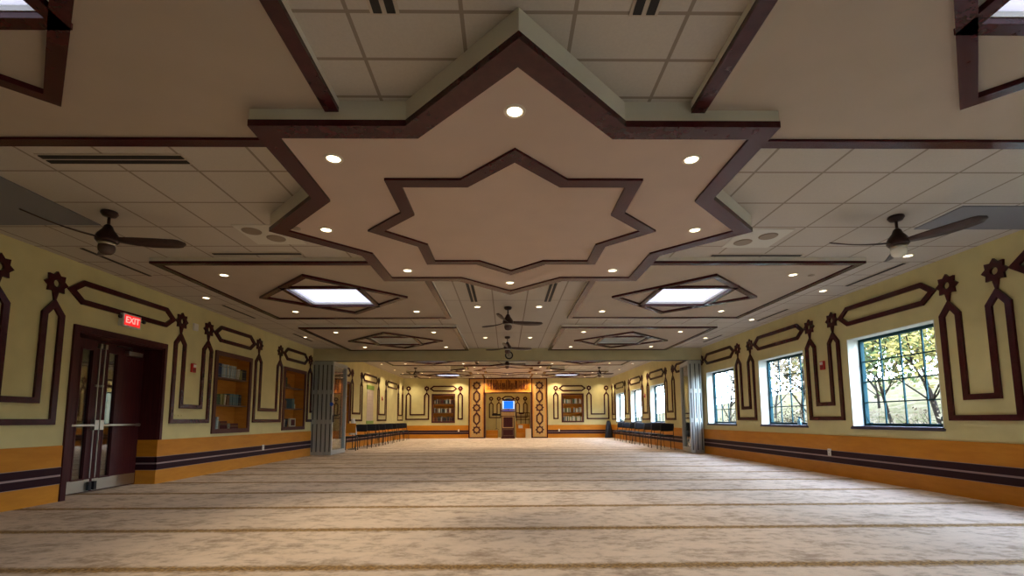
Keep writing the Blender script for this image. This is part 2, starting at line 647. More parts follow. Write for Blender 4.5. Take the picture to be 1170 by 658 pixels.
# left wall: (star y, words)
LST = [(5.20, 'at the left photo edge'), (5.876, 'just left of the double door'),
       (8.197, 'left of the white sensor'), (8.953, 'between the red alarm and the first bookcase'),
       (10.81, 'just right of the first bookcase'), (11.83, 'just left of the second bookcase'),
       (13.66, 'just right of the second bookcase'),
       (15.60, 'behind the partition, left of the third bookcase'), (17.42, 'just right of the third bookcase'),
       (18.55, 'left of the hanging paper chart'), (21.05, 'right of the hanging paper chart'),
       (22.33, 'left end of the farthest band'), (24.92, 'right end of the farthest band'),
       (25.92, 'tucked into the far corner of the left wall')]
for y, t in LST:
    wall_star(y, m_left, 'dark wood star on the left wall, ' + t)
for i, (a, c, t) in enumerate([(5.876, 8.197, 'behind the exit sign'), (8.953, 10.81, 'above the first recessed bookcase'),
                               (11.83, 13.66, 'above the second recessed bookcase'), (15.60, 17.42, 'above the third bookcase, seen past the partition'),
                               (18.55, 21.05, 'above the hanging paper chart'), (22.33, 24.92, 'farthest one'),
                               (2.95, 5.20, 'nearest the camera')]):
    wall_hex(a, c, m_left, 'long dark wood band on the left wall, ' + t)
for i, (a, c, t) in enumerate([(5.20, 5.876, 'left of the double door'), (8.197, 8.953, 'around the red alarm, right of the double door'),
                               (10.81, 11.83, 'between the first and second bookcases'), (13.66, 15.60, 'partly behind the folded partition'),
                               (17.42, 18.55, 'just beyond the third bookcase'), (21.05, 22.33, 'right of the paper chart, around the small alarm'),
                               (24.92, 25.92, 'in the far corner above the chairs')]):
    wall_u(a, c, m_left, 'u-shaped dark wood band on the left wall, ' + t)
RST = [(5.396, 'at the right edge of the photo'), (6.01, 'just right of the nearest visible window'), (8.23, 'just left of the nearest visible window'),
       (8.865, 'just right of the second visible window'), (11.09, 'just left of the second visible window'),
       (11.69, 'just right of the window beside the partition'), (13.88, 'beside the top of the right folded partition'),
       (16.35, 'nearest one beyond the right partition'), (17.10, 'right of the first window past the partition'),
       (19.30, 'left of the first window past the partition'), (20.10, 'right of the middle far window'),
       (22.30, 'left of the middle far window'), (23.05, 'right of the farthest window'), (25.25, 'left of the farthest window'),
       (25.85, 'tucked into the far corner')]
for y, t in RST:
    wall_star(y, m_right, 'dark wood star on the right wall, ' + t)
for a, c, t in [(3.17, 5.396, 'cut by the right edge of the photo'), (6.01, 8.23, 'above the nearest full window'), (8.865, 11.09, 'above the second window'),
                (11.69, 13.88, 'above the window beside the partition'), (14.45, 16.35, 'partly hidden behind the folded partition'),
                (17.10, 19.30, 'above the nearest window beyond the partition'), (20.10, 22.30, 'above the middle window beyond the partition'),
                (23.05, 25.25, 'above the farthest window')]:
    wall_hex(a, c, m_right, 'long dark wood band on the right wall, ' + t)
for a, c, t in [(5.396, 6.01, 'nearest one, at the right edge of the photo'), (8.23, 8.865, 'around the red alarm between two windows'),
                (11.09, 11.69, 'narrow one between the second and third windows'), (16.35, 17.10, 'nearest one beyond the partition'),
                (19.30, 20.10, 'between the near and middle windows beyond the partition'), (22.30, 23.05, 'between the middle and farthest windows'),
                (25.25, 25.85, 'in the far corner')]:
    wall_u(a, c, m_right, 'u-shaped dark wood band on the right wall, ' + t)
for x, t in [(-5.37, 'left end'), (-4.37, 'just left of the left bookcase'), (-2.52, 'between the left bookcase and the carved post'),
             (2.74, 'between the carved post and the right bookcase'), (4.58, 'just right of the right bookcase'), (5.54, 'right end')]:
    wall_star(x, m_back, 'dark wood star on the far wall, ' + t)
wall_hex(-4.37, -2.52, m_back, 'long pointed dark wood band on the far wall above the left bookcase')
wall_hex(2.74, 4.58, m_back, 'long pointed dark wood band on the far wall above the right bookcase')
wall_u(-5.37, -4.37, m_back, 'u-shaped dark wood band on the far wall, left of the left bookcase', zo=1.04, zi=1.29)
wall_u(4.58, 5.54, m_back, 'u-shaped dark wood band on the far wall, right of the right bookcase', zo=1.04, zi=1.29)
wall_pencil(-2.52, m_back, 'narrow pointed dark wood frame on the far wall, left of the niche')
wall_pencil(2.74, m_back, 'narrow pointed dark wood frame on the far wall, right of the niche')


# ------------------------------------------------------------------ ceiling star and skylight panels
def oct_star(cx, cy_, R):
    return star_pts(cx, cy_, R, .7654)


def star_soffit(cy_, S, T, label):
    root = empty('ceiling_star', (XC, cy_, S))
    R = 2.472

    def mp(u, v, d): return (u - XC, v - cy_, d)
    pts = oct_star(XC, cy_, R)
    b = MB()
    inn = offset(pts, -.05)
    n = len(pts)
    b.prism(pts, .004, T - S, mp)
    # underside colour differs from the white edge
    o = b.build('star_board', ['fascia_paint'], root)
    b = MB(); b.prism(offset(pts, -.06), -.002, .004, mp)
    b.build('underside', 'star_paint', root)
    b = MB(); b.band(pts, .135, .006, -.022, .022, mp)
    b.build('outer_band', 'dark_wood', root)
    b = MB(); b.band(oct_star(XC, cy_, 1.478), .118, 0, -.022, .0, mp)
    b.build('inner_band', 'dark_wood', root)
    return tag(root, label, 'ceiling panel', 'star-shaped dropped ceiling panels')


star_soffit(4.69, S1, T1, 'large eight-pointed star dropped from the near ceiling, banded in dark wood')
star_soffit(20.43, S2, T2, 'eight-pointed star ceiling panel in the far room beyond the beam')


def sky_panel(sx_, yc, P, T, label, y0=None, y1=None, lens='skylight_lens'):
    xc = XC + sx_ * 2.91
    y0 = yc - 1.715 if y0 is None else y0
    y1 = yc + 1.715 if y1 is None else y1
    x0, x1 = xc - 1.74, xc + 1.74
    root = empty('skylight_panel', (xc, yc, P))

    def mp(u, v, d): return (u - xc, v - yc, d)
    h = (xc - .54, xc + .54, yc - .54, yc + .54)
    b = MB(); grid_sheet(b, [x0, x1], [y0, y1], [h], 0, T - P + .001, mp)
    b.build('soffit', 'soffit_paint', root, recalc=False)
    b = MB(); b.ring([(x0 - .005, y0 - .005), (x1 + .005, y0 - .005), (x1 + .005, y1 + .005), (x0 - .005, y1 + .005)],
                     [(x0 + .085, y0 + .085), (x1 - .085, y0 + .085), (x1 - .085, y1 - .085), (x0 + .085, y1 - .085)], -.02, .012, mp)
    b.build('edge_band', 'dark_wood', root)
    # white painted edge above the band
    b = MB(); b.ring([(x0 - .004, y0 - .004), (x1 + .004, y0 - .004), (x1 + .004, y1 + .004), (x0 - .004, y1 + .004)],
                     [(x0 + .01, y0 + .01), (x1 - .01, y0 + .01), (x1 - .01, y1 - .01), (x0 + .01, y1 - .01)], .012, T - P, mp)
    b.build('edge_board', 'fascia_paint', root)
    D = 1.22
    b = MB(); b.band([(xc, yc - D), (xc + D, yc), (xc, yc + D), (xc - D, yc)], .085, 0, -.035, 0, mp)
    b.build('diamond_band', 'dark_wood', root)
    b = MB(); b.band([(h[0], h[2]), (h[1], h[2]), (h[1], h[3]), (h[0], h[3])], 0, .075, -.035, 0, mp)
    b.build('skylight_band', 'dark_wood', root)
    b = MB(); b.ring([(h[0] + .001, h[2] + .001), (h[1] - .001, h[2] + .001), (h[1] - .001, h[3] - .001), (h[0] + .001, h[3] - .001)],
                     [(h[0] + .006, h[2] + .006), (h[1] - .006, h[2] + .006), (h[1] - .006, h[3] - .006), (h[0] + .006, h[3] - .006)], -.0, T - P + .035, mp)
    b.build('skylight_curb', 'reveal_white', root)
    b = MB(); b.add([mp(h[0] + .004, h[2] + .004, .03), mp(h[1] - .004, h[2] + .004, .03), mp(h[1] - .004, h[3] - .004, .03), mp(h[0] + .004, h[3] - .004, .03)], [(0, 3, 2, 1)])
    b.build('skylight_lens', lens, root, recalc=False)
    return tag(root, label, 'skylight panel', 'square ceiling panels with diamond-framed skylights')


sky_panel(-1, 1.66, P1, T1, 'ceiling panel with skylight cut off by the top left corner of the photo', y0=-.05, y1=3.345)
sky_panel(1, 1.66, P1, T1, 'ceiling panel with skylight cut off by the top right corner of the photo', y0=-.05, y1=3.345)
sky_panel(-1, 7.70, P1, T1, 'ceiling panel with bright diamond-framed skylight behind the star, left side')
sky_panel(1, 7.70, P1, T1, 'ceiling panel with bright diamond-framed skylight behind the star, right side')
sky_panel(-1, 12.10, P1, T1, 'ceiling panel with dull grey covered skylight before the beam, left side', lens='blind_grey')
sky_panel(1, 12.10, P1, T1, 'ceiling panel with dull grey covered skylight before the beam, right side', lens='blind_grey')
sky_panel(-1, 17.44, P2, T2, 'ceiling panel with skylight just past the beam, left side')
sky_panel(1, 17.44, P2, T2, 'ceiling panel with skylight just past the beam, right side')
sky_panel(-1, 23.42, P2, T2, 'ceiling panel with skylight nearest the far wall, left side')
sky_panel(1, 23.42, P2, T2, 'ceiling panel with skylight nearest the far wall, right side')


# ------------------------------------------------------------------ recessed lamps
def downlight_proto():
    root = empty('downlight')
    b = MB(); b.lathe([(.048, .0), (.052, -.008), (.068, -.006), (.072, .0)], n=24, cap=False)
    b.build('trim_ring', 'downlight_ring', root, smooth=True)
    b = MB(); b.lathe([(.0005, -.0045), (.049, -.003)], n=24, cap=False)
    b.build('lens', 'downlight_lens', root, recalc=False)
    ld = bpy.data.lights.new('bulb', 'SPOT')
    ld.energy = LAMP_W
    ld.color = (1, .80, .52)
    ld.spot_size = math.radians(92)
    ld.spot_blend = .9
    ld.shadow_soft_size = .018
    lo = bpy.data.objects.new('bulb', ld)
    COL.objects.link(lo)
    lo.parent = root
    lo.location = (0, 0, -.035)
    return root


DL = downlight_proto()
first_dl = [True]


def downlight(x, y, z, label, group, watt=None, cone=None):
    o = DL if first_dl[0] else copy_tree(DL)
    first_dl[0] = False
    o.location = (x, y, z)
    tag(o, label, 'ceiling light', group)
    if watt is not None:
        for c in kids(o):
            if c.type == 'LIGHT':
                c.data = c.data.copy(); c.data.energy = watt
                if cone: c.data.spot_size = math.radians(cone); c.data.spot_blend = 1.0
    return o


compass = ['far point', 'far right point', 'right point', 'near right point', 'near point', 'near left point', 'left point', 'far left point']
for cy_, S, room in ((4.69, S1, 'near'), (20.43, S2, 'far')):
    for k in range(8):
        a = k * PI / 4
        ex = {3: (.02, .0), 5: (-.0, .0)}.get(k, (0, 0))
        downlight(XC - .01 + 1.89 * math.sin(a), cy_ + 1.88 * math.cos(a), S - .002,
                  'round recessed downlight in the %s of the %s ceiling star' % (compass[k], 'large near' if room == 'near' else 'far room'),
                  'downlights in the %s ceiling star' % room, LAMP_W * ((3.8 if k in (5, 6, 7, 0) else 2.2) if room == 'near' else 4.5), 78)
for yc, P, word, kk in ((1.66, P1, 'near panel, added unseen for light', 0), (7.68, P1, 'bright skylight panel behind the star', 1), (12.08, P1, 'grey skylight panel before the beam', 2),
                        (17.44, P2, 'skylight panel just past the beam', 3), (23.42, P2, 'skylight panel nearest the far wall', 4)):
    for s, side in ((-1, 'left'), (1, 'right')):
        for dx, dw in ((4.02, 'outer'), (1.75, 'inner')):
            for dy, yw in ((-1.15, 'near'), (1.12, 'far')):
                if kk == 0:  # near panels: one outer lamp each, added out of view to light this end
                    if not (dw == 'outer' and yw == 'far'):
                        continue
                if kk == 1 and dw == 'inner' and yw == 'near':
                    continue
                if kk == 4 and dw == 'inner' and yw == 'near':
                    continue
                downlight(XC + s * dx, yc + dy, P - .002, 'round downlight at the %s %s corner of the %s %s' % (yw, dw, side, word), 'downlights in the skylight panels', LAMP_W * (3.2 if kk >= 3 else 1.0), 115)
for x, y, t in [(-5.12, 8.0, 'left strip of tiles, above the right end of the double door'), (-5.08, 11.89, 'left strip of tiles, above the second bookcase'),
                (5.22, 5.91, 'right strip of tiles, next to the right ceiling fan'), (5.24, 7.6, 'right strip of tiles, above the nearest window'),
                (5.23, 9.87, 'right strip of tiles, above the second window'), (5.20, 12.15, 'right strip of tiles, above the third window'),
                (-.53, 8.68, 'left one of the pair beside the nearer centre fan'), (.62, 8.68, 'right one of the pair beside the nearer centre fan'),
                (-.53, 12.02, 'left one of the pair beside the centre fan before the beam'), (.62, 12.02, 'right one of the pair beside the centre fan before the beam')]:
    downlight(x, y, T1 - .002, 'small downlight in the ' + t if 'strip' in t else 'small downlight, ' + t, 'downlights in the tile strips', LAMP_W * .6)
for x, y, t in [(-5.1, 19.4, 'left, nearest the beam'), (-5.1, 21.7, 'left, middle'), (-5.1, 23.4, 'left, third from the beam'), (-5.1, 25.5, 'left, over the far corner'),
                (5.25, 19.5, 'right, nearest the beam'), (5.25, 21.8, 'right, middle'), (5.25, 25.6, 'right, over the far corner'),
                (-1.0, 25.55, 'left of the niche lintel'), (1.2, 25.55, 'right of the niche lintel'),
                (-2.6, 25.72, 'washing the wall above the left bookcase'), (2.72, 25.72, 'washing the wall above the right bookcase')]:
    downlight(x, y, T2 - .002, 'small downlight in the far room tile ceiling, ' + t, 'downlights in the far room tiles', LAMP_W * (4.5 if y == 25.72 else (4.5 if y == 25.55 else 2.6)), 135)


downlight(.11, 26.75, 2.748, 'unseen downlight added to brighten the inside of the prayer niche', 'added lamps in the niche', LAMP_W * 1.6, 120)  # hidden lamp added to brighten the niche interior


# ------------------------------------------------------------------ vents, speakers, grey panels in the ceiling
def slot_vent(x0, x1, y0, y1, z, label, two=True):
    root = empty('ceiling_vent', ((x0 + x1) / 2, (y0 + y1) / 2, z))
    lx, ly = (x1 - x0) / 2, (y1 - y0) / 2
    b = MB()
    W_ = .075 if two else .05
    if lx > ly:
        b.box(-lx - .015, lx + .015, -W_, W_, -.006, .0)
    else:
        b.box(-W_, W_, -ly - .015, ly + .015, -.006, .0)
    b.build('frame', 'tile_plain', root)
    for off in ((-.035, .035) if two else (0,)):
        b = MB()
        if lx > ly:
            b.box(-lx, lx, off - .022, off + .022, -.012, -.004)
        else:
            b.box(off - .022, off + .022, -ly, ly, -.012, -.004)
        b.build('slot', 'black_slot', root)
    return tag(root, label, 'ceiling vent', 'linear slot air vents')


mat('plate', (.62, .60, .52), .5)
mat('tile_plain', (.50, .43, .34), .8)
slot_vent(-3.69, -2.57, 3.60, 3.70, T1, 'long black double-slot vent in the tiles left of the star')
slot_vent(-3.68, -2.58, 5.80, 5.86, T1, 'long thin slot vent before the left bright skylight panel', False)
slot_vent(2.65, 3.81, 5.86, 5.92, T1, 'long thin slot vent before the right bright skylight panel', False)
slot_vent(-.66, -.58, 1.2, 2.25, T1, 'double-slot vent in the centre strip above the star, left')
slot_vent(.68, .76, 1.2, 2.25, T1, 'double-slot vent in the centre strip above the star, right')
slot_vent(-.60, -.52, 7.13, 8.27, T1, 'double-slot vent behind the star, left of the centre fan')
slot_vent(.70, .78, 7.13, 8.27, T1, 'double-slot vent behind the star, right of the centre fan')
for x0, s, t in ((-5.14, -1, 'left'), (5.42, 1, 'right')):
    for (ya, yb, q) in ((5.63, 6.75, 'nearest the fan'), (8.52, 9.62, 'second from the fan'), (11.4, 12.5, 'before the beam')) if s < 0 else \
            ((6.2, 7.3, 'nearest the fan'), (8.9, 10.0, 'second from the fan'), (11.7, 12.8, 'before the beam')):
        slot_vent(x0 - .03, x0 + .03, ya, yb, T1, 'thin slot vent running along the %s wall, %s' % (t, q), False)


def ceiling_speaker(x0, y0, label, spots):
    root = empty('ceiling_speaker', (x0, y0, T1))
    b = MB(); b.box(-.285, .285, -.28, .28, -.008, 0)
    b.build('tile_plate', 'plate', root)
    for px, py in spots:
        b = MB(); b.lathe([(.001, -.018), (.09, -.018), (.10, -.013), (.105, -.006)], c=(px, py, 0), n=24)
        b.build('grille', 'speaker_grille', root, smooth=False)
    return tag(root, label, 'ceiling speaker', 'twin round ceiling speakers')


ceiling_speaker(2.935, 5.33, 'square ceiling plate with two round speaker grilles right of the star', ((-.11, .10), (.09, -.09)))
ceiling_speaker(-2.66, 5.22, 'square ceiling plate with two round speaker grilles left of the star', ((-.15, -.12), (.02, .09)))
b = MB(); b.box(WL + .01, -4.33, 3.0, 4.94, T1 - .01, T1)
tag(b.build('ceiling_grey_panel', 'grey_panel', loc=(-5, 4, T1)), 'flat grey panel in the tile ceiling over the left fan', 'ceiling panel')
b = MB(); b.box(4.55, WR - .01, 4.47, 5.04, T1 - .01, T1)
tag(b.build('ceiling_grey_panel', 'grey_panel', loc=(5.1, 4.7, T1)), 'flat grey panel in the tile ceiling over the right fan', 'ceiling panel')
for x, y, z, t in ((-2.118, 4.654, S1 - .003, 'star panel, beside the left downlight'), (4.379, 6.569, P1, 'right bright skylight panel')):
    b = MB(); b.lathe([(.045, 0), (.045, -.006), (.03, -.012), (.001, -.014)], c=(x, y, z), n=16)
    tag(b.build('sprinkler_cover', 'speaker_grille', loc=(x, y, z)), 'small round sprinkler cover in the ' + t, 'sprinkler')


# ------------------------------------------------------------------ ceiling fans
def make_fan(globe):
    root = empty('ceiling_fan')
    b = MB(); b.lathe([(.001, 0), (.07, 0), (.075, -.02), (.055, -.05), (.02, -.06)], n=20)
    b.build('canopy', 'fan_metal', root, smooth=True)
    b = MB(); b.lathe([(.014, -.05), (.014, -.16)], n=10)
    b.build('rod', 'fan_metal', root, smooth=True)
    b = MB(); b.lathe([(.015, -.13), (.035, -.15), (.05, -.19), (.085, -.235), (.10, -.27), (.10, -.30), (.085, -.32), (.001, -.32)], n=24)
    b.build('motor', 'fan_metal', root, smooth=True)
    b = MB(); b.lathe([(.07, -.318), (.075, -.335), (.07, -.345), (.068, -.35)], n=24)
    b.build('light_collar', 'steel', root, smooth=True)
    b = MB(); b.lathe([(.068, -.348), (.072, -.375), (.066, -.41), (.045, -.435), (.001, -.445)], n=24)
    b.build('lamp_globe', globe, root, smooth=True)
    for k in range(3):
        b = MB()
        N_ = 14
        vs = []
        for i in range(N_ + 1):
            t = i / N_
            r = .07 + t * .62
            wd = .045 + .055 * math.sin(min(1, t * 1.25) * PI * .62)
            if t > .85:
                wd *= math.sqrt(max(.05, 1 - ((t - .85) / .15) ** 2))
            zz = -.285 - .015 * math.sin(t * PI) + .01 * t
            sw = .05 * t * t
            tilt = -.30 * (1 - .3 * t)
            for (q, e) in ((-1, .004), (0, .008), (1, .004), (1, -.004), (0, -.006), (-1, -.004)):
                vs.append((r, q * wd * .5 * 1.25 + sw, zz + q * wd * tilt + e))
        fs = []
        for i in range(N_):
            for j in range(6):
                a, c = i * 6 + j, i * 6 + (j + 1) % 6
                fs.append((a, c, c + 6, a + 6))
        fs.append(tuple(range(6))); fs.append(tuple(range(N_ * 6 + 5, N_ * 6 - 1, -1)))
        b.add(vs, fs)
        o = b.build('blade', 'fan_wood', root, smooth=True)
        o.rotation_euler = (0, 0, k * 2 * PI / 3)
    return root


fan0 = make_fan('lamp_glass')
fan_off = make_fan('lamp_glass_off')
fans = [(4.08, 4.72, T1, -67, 'dark three-blade ceiling fan with white globe on the right, under the tiles', 0),
        (-3.98, 4.63, T1, 9, 'dark three-blade ceiling fan on the left, above the double door side', 1),
        (.04, 8.72, T1, 12, 'dark ceiling fan in the centre strip just behind the big star', 1),
        (.04, 11.9, T1, 20, 'dark ceiling fan in the centre strip just before the beam', 1),
        (-3.98, 20.8, T2, 50, 'small far ceiling fan on the left beyond the beam', 1),
        (4.12, 20.8, T2, 10, 'small far ceiling fan on the right beyond the beam', 1),
        (.04, 17.2, T2, 0, 'far centre ceiling fan, half hidden by the beam below the clock', 1)]
for i, (x, y, z, a, lab, k) in enumerate(fans):
    o = fan0 if i == 0 else (fan_off if i == 1 else copy_tree(fan_off))
    o.location = (x, y, z); o.rotation_euler = (0, 0, math.radians(a))
    tag(o, lab, 'ceiling fan', 'ceiling fans')

# ------------------------------------------------------------------ wall clock on the beam
root = empty('wall_clock', (.09, 13.87, 2.885))
b = MB(); b.lathe([(.085, -.012), (.085, -.03), (.118, -.035), (.122, -.0), (.085, 0)], n=32, axis='y', cap=False)
b.build('rim', 'black_metal', root, smooth=False)
b = MB(); b.lathe([(.001, -.014), (.09, -.014), (.09, 0), (.001, 0)], n=32, axis='y', cap=False)
b.build('face', 'clock_face', root)
b = MB(); b.box(-.004, .004, -.02, -.016, -.01, .06); b.box(-.045, .01, -.02, -.016, -.004, .004)
b.build('hands', 'black_metal', root)
tag(root, 'round wall clock with black rim on the beam', 'clock')


# ------------------------------------------------------------------ windows on the right wall
def window(i, y0, y1):
    w_ = empty('window_%d' % i, (WR, (y0 + y1) / 2, WZ0))
    struct(w_)
    yc = (y0 + y1) / 2

    def mp(u, v, d): return (-d, u - yc, v - WZ0)
    D0 = -.245
    b = MB()
    # white reveal lining
    t = .012
    b.prism([(y0, WZ0), (y0 + t, WZ0), (y0 + t, WZ1), (y0, WZ1)], -.245, .002, mp)
    b.prism([(y1 - t, WZ0), (y1, WZ0), (y1, WZ1), (y1 - t, WZ1)], -.245, .002, mp)
    b.prism([(y0, WZ1 - t), (y1, WZ1 - t), (y1, WZ1), (y0, WZ1)], -.245, .002, mp)
    b.build('reveal', 'reveal_white', w_)
    a, c, e, f = y0 + t, y1 - t, WZ0 + .02, WZ1 - t
    b = MB(); b.band([(a, e), (c, e), (c, f), (a, f)], .045, 0, D0, D0 + .06, mp)
    b.build('window_frame', 'window_frame', w_)
    b = MB()
    for k in (1, 2, 3):
        u = a + .045 + (c - a - .09) * k / 4
        b.prism([(u - .009, e), (u + .009, e), (u + .009, f), (u - .009, f)], D0 + .022, D0 + .042, mp)
        v = e + .045 + (f - e - .09) * k / 4
        b.prism([(a, v - .009), (c, v - .009), (c, v + .009), (a, v + .009)], D0 + .020, D0 + .044, mp)
    b.build('muntins', 'window_frame', w_)
    b = MB(); b.add([mp(a, e, D0 + .03), mp(c, e, D0 + .03), mp(c, f, D0 + .03), mp(a, f, D0 + .03)], [(0, 1, 2, 3)])
    b.build('pane', 'glass', w_, recalc=False)
    b = MB(); b.prism([(y0 - .02, WZ0 - .03), (y1 + .02, WZ0 - .03), (y1 + .02, WZ0 + .003), (y0 - .02, WZ0 + .003)], -.0, .03, mp)
    b.prism([(y0, WZ0 - .0), (y1, WZ0 - .0), (y1, WZ0 + .02), (y0, WZ0 + .02)], -.245, .03, mp)
    b.build('window_sill', 'sill_dark', w_)
    for yy_ in (y0 + .16, y1 - .16):
        b = MB(); b.box(-.0 + .17, .0 + .20, yy_ - yc - .02, yy_ - yc + .02, .04, .075)
        b.tube([(.17, yy_ - yc, .06), (.14, yy_ - yc, .11), (.135, yy_ - yc + .01, .16)], [.008, .008, .012], 6)
        b.build('crank_handle', 'window_frame', w_)
    # daylight portal: tells the renderer where the sky comes in, gives no light of its own
    pd = bpy.data.lights.new('portal', 'AREA')
    pd.shape = 'RECTANGLE'; pd.size = WZ1 - WZ0; pd.size_y = y1 - y0
    pd.cycles.is_portal = True
    po = bpy.data.objects.new('daylight_portal', pd)
    COL.objects.link(po)
    po.location = (WR + .28, yc, (WZ0 + WZ1) / 2)
    po.rotation_euler = (0, PI / 2, 0)
    return w_


for i, (a, c) in enumerate(WIN):
    window(i + 1, a, c)
root = empty('spray_bottle', (WR - .0, 9.44, .873))
b = MB(); b.lathe([(.001, 0), (.034, 0), (.036, .02), (.036, .09), (.014, .12), (.014, .13)], n=16)
b.build('bottle', 'bottle_blue', root, smooth=True)
b = MB(); b.lathe([(.016, .128), (.016, .15), (.012, .158), (.001, .158)], n=12); b.box(-.04, .01, -.008, .008, .145, .165)
b.build('cap', 'window_frame', root)
root.location = (WR + .04, 9.44, .872)
tag(root, 'small pale blue bottle standing on the sill of the second window', 'bottle')


# ------------------------------------------------------------------ small wall fittings
def alarm(c, z, mp, label):
    root = empty('fire_alarm', mp(c, z, 0))

    def q(u, v, d):
        a = mp(c + u, z + v, d); o_ = mp(c, z, 0)
        return (a[0] - o_[0], a[1] - o_[1], a[2] - o_[2])
    b = MB(); b.prism([(-.055, -.08), (.055, -.08), (.055, .08), (-.055, .08)], 0, .035, q)
    b.build('body', 'red_plastic', root, bevel=.006)
    b = MB(); b.prism([(-.03, .01), (.03, .01), (.03, .06), (-.03, .06)], .035, .05, q)
    b.build('strobe', 'plastic_white', root)
    b = MB()
    for k in range(3):
        b.prism([(-.035, -.06 + k * .018), (.035, -.06 + k * .018), (.035, -.052 + k * .018), (-.035, -.052 + k * .018)], .035, .038, q)
    b.build('sounder_slots', 'black_slot', root)
    tag(root, label, 'fire alarm', 'red wall alarms')


alarm(8.57, 1.95, m_left, 'red fire alarm on the left wall between the double door and first bookcase')
alarm(8.55, 1.96, m_right, 'red fire alarm on the right wall between the two nearest windows')
alarm(21.7, 1.97, m_left, 'tiny distant red alarm on the left wall beyond the partition')
alarm(19.75, 1.97, m_right, 'tiny distant red alarm between the far windows on the right wall')


def outlet(c, z, mp, label, name='wall_outlet', cat='outlet'):
    root = empty(name, mp(c, z, 0))

    def q(u, v, d):
        a = mp(c + u, z + v, d); o_ = mp(c, z, 0)
        return (a[0] - o_[0], a[1] - o_[1], a[2] - o_[2])
    b = MB(); b.prism([(-.04, -.062), (.04, -.062), (.04, .062), (-.04, .062)], .0, .042, q)
    b.build('plate', 'plastic_white', root, bevel=.004)
    b = MB()
    for v in (-.028, .028):
        for u in (-.01, .006):
            b.prism([(u, v - .01), (u + .004, v - .01), (u + .004, v + .01), (u, v + .01)], .042, .044, q)
    b.build('slots', 'black_slot', root)
    tag(root, label, cat, 'white wall outlets')


outlet(11.16, .385, m_left, 'white outlet on the left wainscot between the bookcases')
outlet(8.51, .395, m_right, 'white outlet on the right wainscot below the red alarm')
outlet(-2.60, .42, m_back, 'white outlet on the far wainscot left of the niche')
outlet(2.90, .42, m_back, 'white outlet on the far wainscot right of the niche')
b = MB()
b.prism([(8.50, 2.63), (8.62, 2.63), (8.62, 2.76), (8.50, 2.76)], 0, .035, m_left)
tag(b.build('motion_sensor', 'plastic_white', loc=(WL, 8.56, 2.69), bevel=.008), 'small white box sensor high on the left wall between two stars', 'sensor')
b = MB()
b.prism([(8.14, 1.04), (8.40, 1.04), (8.40, 1.15), (8.14, 1.15)], 0, .012, m_left)
for u in (8.18, 8.26, 8.34):
    b.prism([(u - .008, 1.08), (u + .008, 1.08), (u + .008, 1.11), (u - .008, 1.11)], .012, .024, m_left)
tag(b.build('light_switch', 'wall_paint', loc=(WL, 8.27, 1.09), bevel=.002), 'wall-coloured switch plate just right of the double door', 'light switch')


# ------------------------------------------------------------------ exit sign
def text_mesh(txt, size, depth, matname, parent, name, M_):
    cu = bpy.data.curves.new(name, 'FONT')
    cu.body = txt; cu.size = size; cu.extrude = depth; cu.align_x = 'CENTER'; cu.align_y = 'CENTER'
    cu.offset = size * .02
    to = bpy.data.objects.new(name, cu)
    COL.objects.link(to)
    dg = bpy.context.evaluated_depsgraph_get()
    me = bpy.data.meshes.new_from_object(to.evaluated_get(dg))
    bpy.data.objects.remove(to, do_unlink=True)
    me.transform(M_)
    me.materials.clear(); me.materials.append(MATS[matname])
    o = bpy.data.objects.new(name, me)
    COL.objects.link(o)
    o.parent = parent
    return o


root = empty('exit_sign', (WL + .045, 7.04, 2.485))
b = MB(); b.box(-.045, .03, -.17, .17, -.095, .095)
b.build('housing', 'plastic_white', root, bevel=.006)
b = MB(); b.box(.03, .034, -.145, .145, -.075, .075)
b.build('panel', 'exit_red', root)
text_mesh('EXIT', .13, .002, 'exit_letter', root, 'letters', Matrix.Translation((.037, 0, 0)) @ Matrix(((0, 0, 1, 0), (1, 0, 0, 0), (0, 1, 0, 0), (0, 0, 0, 1))))
for s in (-1, 1):
    b = MB(); b.tube([(0, s * .17, .02), (.01, s * .215, .03)], .01, 8); b.lathe([(.02, 0), (.028, .01), (.028, .03), (.001, .035)], c=(.01, s * .225, .03), axis='x', n=14)
    b.build('lamp_head', 'black_metal', root)
tag(root, 'lit red EXIT sign in a white box above the double door', 'exit sign')

# ------------------------------------------------------------------ double door
d_ = empty('door_1', (WL, 7.04, 0))
struct(d_)
DX = -5.95


def dbox(b, x0, x1, y0, y1, z0, z1): return b.box(x0 - WL, x1 - WL, y0 - 7.04, y1 - 7.04, z0, z1)


b = MB()
dbox(b, WL - .0, WL + .03, 6.175, 6.25, 0, 2.27); dbox(b, WL, WL + .03, 7.83, 7.885, .70, 2.27); dbox(b, WL, WL + .03, 6.25, 7.83, 2.19, 2.27)
dbox(b, WL - .42, WL, 6.22, 6.25, 0, 2.22); dbox(b, WL - .42, WL, 7.815, 7.84, .70, 2.22); dbox(b, WL - .42, WL, 6.25, 7.83, 2.17, 2.22)
b.build('door_frame', 'door_wood', d_)
MEET = 6.985


